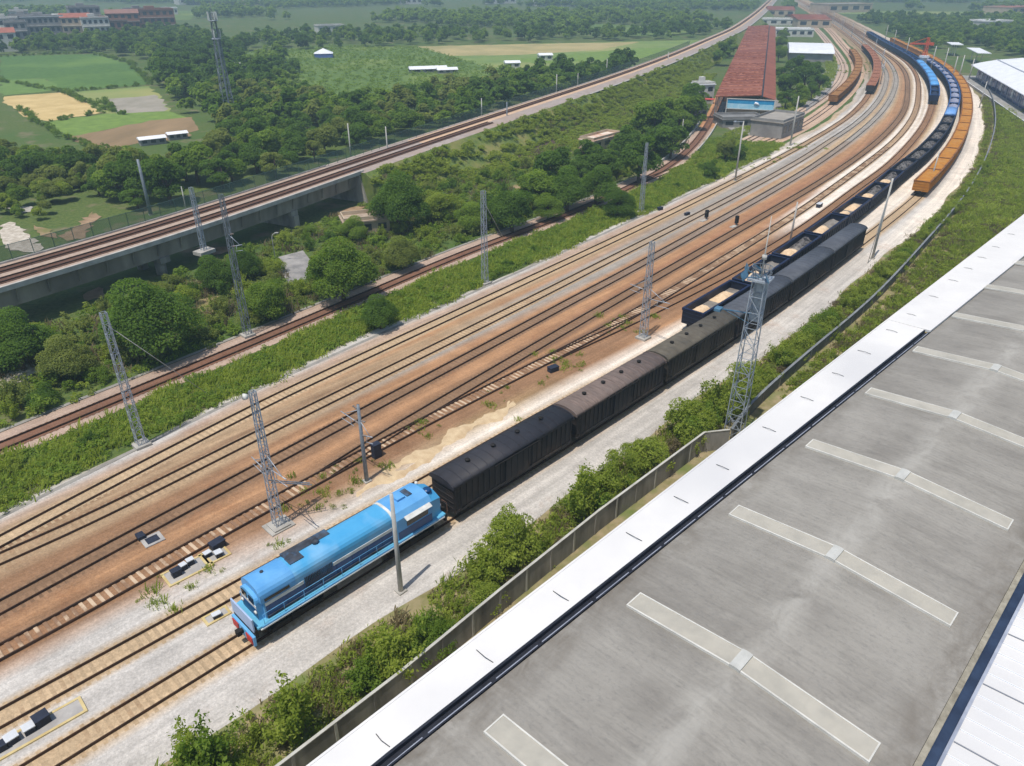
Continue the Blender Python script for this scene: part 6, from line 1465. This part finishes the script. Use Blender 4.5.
top = scatter([(-60,.6),(1084,.6),(1084,34),(880,22),(842,12),(800,8),(760,22),(600,42),(300,46),(170,34),(-60,30)], 10.5, g, .92, fn=lambda p: clear(p, 15, 6, 12) and (math.sin(p[0]*.013 + 1.3*math.sin(p[1]*.011)) + math.sin(p[1]*.019 + p[0]*.004) + .6*math.sin(p[0]*.05)*math.sin(p[1]*.043) > .48))
bake("tree_belt", VFAR, top, g.uniform(.6, 1.3, len(top)), LM, g)
beyond = [(g.uniform(-1800, 2000), g.uniform(1250, 2600)) for _ in range(1400)]
bake("tree_belt", VFAR, [p for p in beyond if pdist(VP, np.array(p)) > 20 and pdist(TR['T5'], np.array(p)) > 40], g.uniform(1.2, 2.6, len(beyond)), LD, g)
print("belts", len(fb_), len(top))
for a_, b_ in (((0,81),(62,92)),((62,92),(112,113)),((62,92.5),(152,85)),((152,85),(130,63)),((95,54),(130,63)),((45,122),(112,112)),((98,100),(125,116)),((0,57),(95,53)),((20,110),(60,137)),((62,138),(108,150))):
    A_, B2 = at(*a_), at(*b_); n_ = int((B2-A_).length/2.2)
    for k in range(n_): q = A_.lerp(B2, (k + g.random()*.6)/n_); hedge.append((q.x + g.normal(0, .8), q.y + g.normal(0, .8)))
cr_ = scatter([(245,52),(330,46),(420,47),(470,62),(560,76),(470,84),(430,92),(340,98),(250,78)], 3.4, g, .8, excl=False, fn=lambda p: clear(p, 13, 5, 9))
bake("crop_plants", CLMD, cr_, g.uniform(1.0, 2.4, len(cr_)), LM, g, g.uniform(.5, 1.1, len(cr_)))
bake("field_hedge", SHRL, hedge[::1], g.uniform(.4, 1.0, len(hedge)), LM, g)
uw = scatter([(-20,330),(0,300),(60,288),(150,258),(250,215),(330,190),(345,186),(350,178),(250,196),(120,236),(0,282)], 2.6, g, .8, fn=None)
uw = [p for p in uw if 0 < pdist(VP, np.array(p)) < 7.5 and VP.near(p) < tab - 3]
cover("scrub_ground", np.array(uw), .9, 2.2, LM); cover("scrub_ground", np.array(uw[::2]) + .8, .9, 2.0, LL)
# hills at the horizon
hv, nx_, ny_ = [], 90, 14
for j in range(ny_+1):
    for i in range(nx_+1):
        X = -3200 + 6400*i/nx_; Y = 1500 + 2400*j/ny_; e = min(1, j/4)*min(1, (ny_-j)/3)
        hv.append((X, Y, -1 + e*max(0, 38 + 30*math.sin(X*.0021+1) + 22*math.sin(X*.0057+Y*.003) + 14*math.sin(X*.011) + .012*X)))
hl = MB().add(hv, [(j*(nx_+1)+i, j*(nx_+1)+i+1, (j+1)*(nx_+1)+i+1, (j+1)*(nx_+1)+i) for j in range(ny_) for i in range(nx_)], 0, True).build("hills", mat("wooded_hill", C(70,98,52), C(50,78,40), .02, 8, .95)); struct(hl)
HAZE = 0.00056
# ------------------------------------------------------------------ haze
hz = bpy.data.materials.new("haze"); hz.use_nodes = True; t = hz.node_tree; t.nodes.remove(t.nodes["Principled BSDF"])
pv = N(t, "ShaderNodeVolumePrincipled"); pv.inputs["Color"].default_value = (.62, .86, 1, 1); pv.inputs["Density"].default_value = HAZE; pv.inputs["Anisotropy"].default_value = .2
t.links.new(pv.outputs[0], t.nodes["Material Output"].inputs["Volume"])
h = MB().box(-4300, 4300, -4300, 4300, -3, 135).build("haze", hz); h["kind"] = "stuff"
